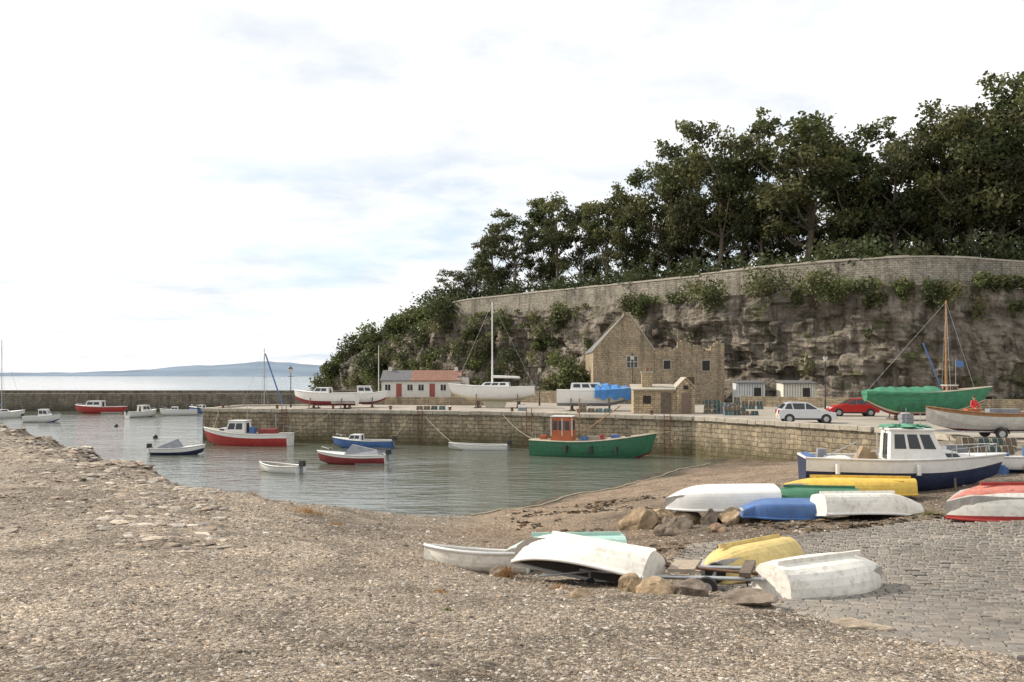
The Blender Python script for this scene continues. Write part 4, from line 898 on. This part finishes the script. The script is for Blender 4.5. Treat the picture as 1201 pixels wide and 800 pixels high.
def car(x,y,rz,col,name='parked_car'):
    s=MB(); W=.84
    prof=[(-2.0,.32),(-2.05,.62),(-1.98,.92),(-1.75,.98),(.75,.98),(1.35,.90),(1.85,.74),(2.02,.55),(2.0,.30)]
    n=len(prof)
    A=[(p[0]*.98,-W,p[1]) for p in prof]; C=[(p[0]*.98,W,p[1]) for p in prof]
    s.add(A+C,[tuple(range(n))[::-1],tuple(range(n,2*n))]+[(i,(i+1)%n,n+(i+1)%n,n+i) for i in range(n)],col)
    t=.62; g=[(-1.82,.96),(-1.45,1.42),(-1.1,1.49),(.05,1.47),(.95,.96)]
    vs=[(a,-(W-.03) if b<1 else -t,b) for a,b in g]+[(a,(W-.03) if b<1 else t,b) for a,b in g]; n=5
    s.add(vs,[tuple(range(n))[::-1],tuple(range(n,2*n))]+[(i,n+i,n+(i+1)%n,(i+1)%n) for i in range(n)],col)
    for sg in(-1,1):
        yb,yt=sg*(W-.03),sg*t
        def q(a,b,c,d):
            pts=[]
            for xx,zz in(a,b,c,d):
                f=(zz-.96)/(1.45-.96); pts.append((xx,(yb+(yt-yb)*f)+sg*.012,zz))
            s.add(pts,[(0,1,2,3) if sg<0 else (3,2,1,0)],GL)
        q((-.95,1.0),(-.2,1.0),(-.2,1.42),(-1.05,1.42)); q((-.12,1.0),(.72,1.0),(.02,1.42),(-.12,1.42)); q((-1.6,1.02),(-1.03,1.0),(-1.13,1.42),(-1.4,1.38))
        for wx in(-1.27,1.27):
            s.cyl((wx,sg*(W-.2),.31),(wx,sg*(W+.005),.31),.37,BKP,n=20); s.cyl((wx,sg*(W-.15),.31),(wx,sg*(W+.02),.31),.30,BKP,n=18); s.cyl((wx,sg*(W+.02),.31),(wx,sg*(W+.03),.31),.19,AL,n=12)
        s.box((1.82,sg*.6,.70),(.3,.35,.13),WH); s.box((-1.99,sg*.66,.8),(.1,.2,.3),RD); s.box((.7,sg*(W+.07),1.0),(.12,.16,.11),col)
        s.box((0,sg*(W+.006),.30),(2.0,.02,.12),BKP)
    s.add([(.9,-.7,1.0),(.9,.7,1.0),(.1,.56,1.44),(.1,-.56,1.44)],[(0,1,2,3)],GL); s.v[-4:]=[(a+.02,b,c+.015) for a,b,c in s.v[-4:]]
    s.add([(-1.80,-.66,1.03),(-1.80,.66,1.03),(-1.49,.56,1.38),(-1.49,-.56,1.38)],[(3,2,1,0)],GL); s.v[-4:]=[(a-.02,b,c+.01) for a,b,c in s.v[-4:]]
    s.box((1.99,0,.42),(.08,1.3,.16),BKP); s.box((2.0,0,.38),(.09,.5,.1),WH); s.box((-2.02,0,.5),(.06,.5,.1),YL)
    s.build(name,(x,y,QZ),(0,0,R(rz)),bevel=.03)
car(21.3,64.3,-8,P('silver_car_paint',(.62,.63,.65),.3,.03,3,.05,metal=.1))
car(28.8,75,172,P('red_car_paint',(.45,.02,.02),.3,.05,3,.05))
CR=P('creel_net',(.05,.08,.08),.9,.3,8,.3,bmp=1,bscale=20); CR2=P('creel_brown',(.13,.10,.07),.9,.3,8,.3,bmp=1,bscale=20); CR3=P('creel_teal',(.07,.13,.14),.9,.3,8,.3,bmp=1,bscale=20)
def creels(x,y,n,z=QZ):
    s=MB()
    for i in range(n):
        lx=(i%4)*.75+random.uniform(-.05,.05); lz=(i//4)*.42; c=random.choice([CR,CR,CR2,CR3,TB])
        x0=lx; s.hexa([(x0,0,lz),(x0+.65,0,lz),(x0+.65,.5,lz),(x0,.5,lz),(x0+.05,.08,lz+.38),(x0+.6,.08,lz+.38),(x0+.6,.42,lz+.38),(x0+.05,.42,lz+.38)],c)
        for xx in(x0,x0+.32,x0+.65): s.cyl((xx,-.01,lz+.02),(xx,.08,lz+.4),.02,ROP,n=4)
    s.build('lobster_creels',(x,y,z),(0,0,random.uniform(-.3,.3)))
for a in((17.2,79,10),(19.5,84,7),(6.2,82,5),(-9.5,88,4),(24.2,80,8),(22.5,90,9),(18.2,76,6),(26,84,5)): creels(*a)
creels(19.6,38.6,9,g1(20,38.6)); creels(21.5,42,8,g1(21.5,42)); creels(17.6,37,6,g1(17.6,37))
for x_,y_,c_ in((18.2,34.3,BL),(19.3,35.0,BL),(18.6,77,BL),(27.5,62,WH)):
    s=MB(); z_=QZ if y_>50 else g1(x_,y_); s.cyl((0,0,0),(0,0,.8),.29,c_,n=16)
    for zz in(.25,.55,.79): s.cyl((0,0,zz-.02),(0,0,zz+.02),.305,c_,n=16)
    s.build('plastic_barrel',(x_,y_,z_))
for x_,y_,n_ in((17.6,35.2,4),(1.0,86,2),(26,58.5,3),(21.5,36.5,3),(20.4,34.6,3)):
    s=MB()
    for k_ in range(n_):
        z0=k_*.3; s.box((0,0,z0+.15),(.8,.45,.28),random.choice([BL,GY,WH,CR3,GY]),rz=random.uniform(-.1,.1)); s.box((0,0,z0+.295),(.7,.36,.02),DR)
    s.build('fish_boxes',(x_,y_,QZ if y_>50 else g1(x_,y_)),(0,0,random.uniform(-.5,.5)))
s=MB()
def rope(a,b,sag,r=.02):
    a=Vector(a);b=Vector(b);pr=a
    for i in range(1,13):
        t=i/12; p=a.lerp(b,t)-Vector((0,0,sag*4*t*(1-t))); s.cyl(pr,p,r,ROP,n=5,cap=False); pr=p
rope((10.4,70.1,1.9),(16.5,69.4,QZ+.1),.3); rope((1.7,72.4,1.3),(-1,80.2,QZ+.1),.3); rope((-28,83,1.5),(-29,87.8,QZ+.1),.2); rope((-20.6,82,1),(-17,84.7,QZ+.1),.2); rope((-5.2,77.5,.6),(-8.5,82.7,QZ+.1),.2); rope((-10.7,79,.7),(-9.5,83.2,QZ),.2)
s.build('mooring_ropes')
s=MB(); pr=None
for i in range(60):
    t=i/59; x_=-1.8+t*16; y_=37.5+t*26+.6*math.sin(t*9); p=(x_,y_,max(.03,g1(x_,y_))+.03)
    if pr: s.cyl(pr,p,.035,ROP,n=5,cap=False)
    pr=p
s.build('mooring_line')

def person(x,y,z,rz,jacket,trouser):
    e=empty('person_in_red_jacket',(x,y,z),(0,0,R(rz)))
    SK=P('skin',(.55,.33,.24),.6,.05,5,0); HRM=P('brown_hair',(.06,.04,.025),.8)
    def skin(name,J,E,mat,sub=2):
        me=bpy.data.meshes.new(name); me.from_pydata([j[:3] for j in J],E,[]); me.materials.append(mat)
        o=bpy.data.objects.new(name,me); scene.collection.objects.link(o); o.parent=e
        o.modifiers.new('skin','SKIN'); lay=me.skin_vertices[0].data if len(me.skin_vertices) else None
        if lay is None:
            bpy.context.view_layer.objects.active=o; lay=me.skin_vertices[0].data
        for i,j in enumerate(J): lay[i].radius=(j[3],j[4] if len(j)>4 else j[3]); 
        lay[0].use_root=True
        sb=o.modifiers.new('sub','SUBSURF'); sb.levels=sub; sb.render_levels=sub
        return o
    J=[(0,0,.92,.15,.11),(0,.01,1.1,.15,.11),(0,.02,1.32,.18,.12),(0,.01,1.45,.11,.09),(.19,.01,1.42,.065),(.27,-.02,1.15,.055),(.22,-.22,1.02,.042),(-.19,.01,1.42,.065),(-.27,-.02,1.15,.055),(-.22,-.22,1.02,.042)]
    skin('jacket',J,[(0,1),(1,2),(2,3),(2,4),(4,5),(5,6),(2,7),(7,8),(8,9)],jacket)
    J=[(0,0,.93,.13,.1),(.1,0,.84,.09),(.12,-.02,.48,.065),(.13,.02,.1,.05),(.13,-.1,.04,.045),(-.1,0,.84,.09),(-.12,.02,.48,.065),(-.13,.04,.1,.05),(-.13,-.08,.04,.045)]
    skin('trousers',J,[(0,1),(1,2),(2,3),(3,4),(0,5),(5,6),(6,7),(7,8)],trouser)
    J=[(0,.01,1.48,.05),(0,0,1.56,.055),(0,-.005,1.62,.075,.085),(0,0,1.70,.07,.08)]
    skin('head',J,[(0,1),(1,2),(2,3)],SK)
    s=MB(); s.sphere((0,.02,1.68),.105,HRM,8,.85); s.box((0,-.095,1.63),(.025,.03,.04),SK)
    for sg in(-1,1):
        s.sphere((sg*.033,-.082,1.655),.012,DR,4); s.box((sg*.09,0,1.63),(.02,.04,.06),SK)
        s.sphere((sg*.215,-.26,1.0),.045,SK,5)
        for f in range(4): s.cyl((sg*(.195+.014*f),-.29,1.0),(sg*(.195+.014*f),-.345,.985),.009,SK,n=5)
    s.box((0,-.088,1.585),(.05,.01,.012),PNK); s.build('face_hair_hands',parent=e)
s=MB()
for k_ in range(3):
    for j in range(6): s.box((0,-.5+j*.2,.13+k_*.14),(1.2,.12,.025),LW)
    for j in(-.5,0,.5): s.box((j,0,.065+k_*.14),(.1,1.1,.09),TB)
s.build('timber_pallets',(28.4,54.5,QZ))
person(28.4,54.5,QZ+.425,20,P('red_jacket',(.55,.03,.025),.7,.1,4,.05),NV)

# ------------------------------------------------------------ world, sun, camera
w=bpy.data.worlds.new('World'); scene.world=w; w.use_nodes=True; nt=w.node_tree; L=nt.links.new
bg=nt.nodes['Background']; out=nt.nodes['World Output']
AZ=-68; EL=34
sky=N(nt,'ShaderNodeTexSky',sky_type='NISHITA'); sky.sun_disc=False; sky.sun_elevation=R(EL); sky.sun_rotation=R(AZ); sky.air_density=1; sky.dust_density=.6
L(sky.outputs[0],bg.inputs[0]); bg.inputs[1].default_value=.15
tc=N(nt,'ShaderNodeTexCoord'); sx=N(nt,'ShaderNodeSeparateXYZ'); L(tc.outputs['Generated'],sx.inputs[0])
zz=N(nt,'ShaderNodeMath',operation='MAXIMUM'); L(sx.outputs['Z'],zz.inputs[0]); zz.inputs[1].default_value=0
za=N(nt,'ShaderNodeMath',operation='ADD'); L(zz.outputs[0],za.inputs[0]); za.inputs[1].default_value=.13
dx=N(nt,'ShaderNodeMath',operation='DIVIDE'); L(sx.outputs['X'],dx.inputs[0]); L(za.outputs[0],dx.inputs[1])
dy=N(nt,'ShaderNodeMath',operation='DIVIDE'); L(sx.outputs['Y'],dy.inputs[0]); L(za.outputs[0],dy.inputs[1])
cb=N(nt,'ShaderNodeCombineXYZ'); L(dx.outputs[0],cb.inputs[0]); L(dy.outputs[0],cb.inputs[1])
cn=texn(nt,.85,9,.6,vec=cb.outputs[0]); cr=ramp(nt,[(.40,.40),(.54,1.0)]); L(cn.outputs['Fac'],cr.inputs[0])
mr=N(nt,'ShaderNodeMapRange'); L(sx.outputs['Z'],mr.inputs['Value']); mr.inputs['From Min'].default_value=.14; mr.inputs['From Max'].default_value=.25; mr.inputs['To Min'].default_value=0; mr.inputs['To Max'].default_value=.97
mh=N(nt,'ShaderNodeMapRange'); L(sx.outputs['Z'],mh.inputs['Value']); mh.inputs['From Min'].default_value=.02; mh.inputs['From Max'].default_value=.10; mh.inputs['To Min'].default_value=.97; mh.inputs['To Max'].default_value=0
mxx=N(nt,'ShaderNodeMath',operation='MAXIMUM'); L(cr.outputs[0],mxx.inputs[0]); L(mr.outputs[0],mxx.inputs[1])
mx3=N(nt,'ShaderNodeMath',operation='MAXIMUM'); L(mxx.outputs[0],mx3.inputs[0]); L(mh.outputs[0],mx3.inputs[1])
bg2=N(nt,'ShaderNodeBackground'); cn2=texn(nt,1.1,8,.6,vec=cb.outputs[0]); cr2=ramp(nt,[(.34,(.71,.76,.83)),(.49,(.97,.975,.985)),(.6,(1.05,1.04,1.03))]); L(cn2.outputs['Fac'],cr2.inputs[0]); L(cr2.outputs[0],bg2.inputs[0]); bg2.inputs[1].default_value=1.13
ms=N(nt,'ShaderNodeMixShader'); L(mx3.outputs[0],ms.inputs[0]); L(bg.outputs[0],ms.inputs[1]); L(bg2.outputs[0],ms.inputs[2]); L(ms.outputs[0],out.inputs[0])
sl=bpy.data.lights.new('sun','SUN'); sl.energy=5.0; sl.angle=R(.6); sl.color=(1,.91,.78); so=bpy.data.objects.new('sun',sl); scene.collection.objects.link(so)
az=R(AZ); el=R(EL); d=Vector((math.sin(az)*math.cos(el),math.cos(az)*math.cos(el),math.sin(el))); so.rotation_euler=d.to_track_quat('Z','Y').to_euler(); so.location=(-30,20,60)
cam=bpy.data.cameras.new('camera'); cam.lens=1040/1201*36; cam.sensor_width=36; cam.shift_y=40/1201; cam.clip_end=20000; cam.clip_start=.1
co=bpy.data.objects.new('camera',cam); scene.collection.objects.link(co); co.location=(0,0,CAMZ); co.rotation_euler=(R(90),0,0); scene.camera=co
scene.view_settings.view_transform='Standard'; scene.view_settings.look='None'; scene.view_settings.exposure=0
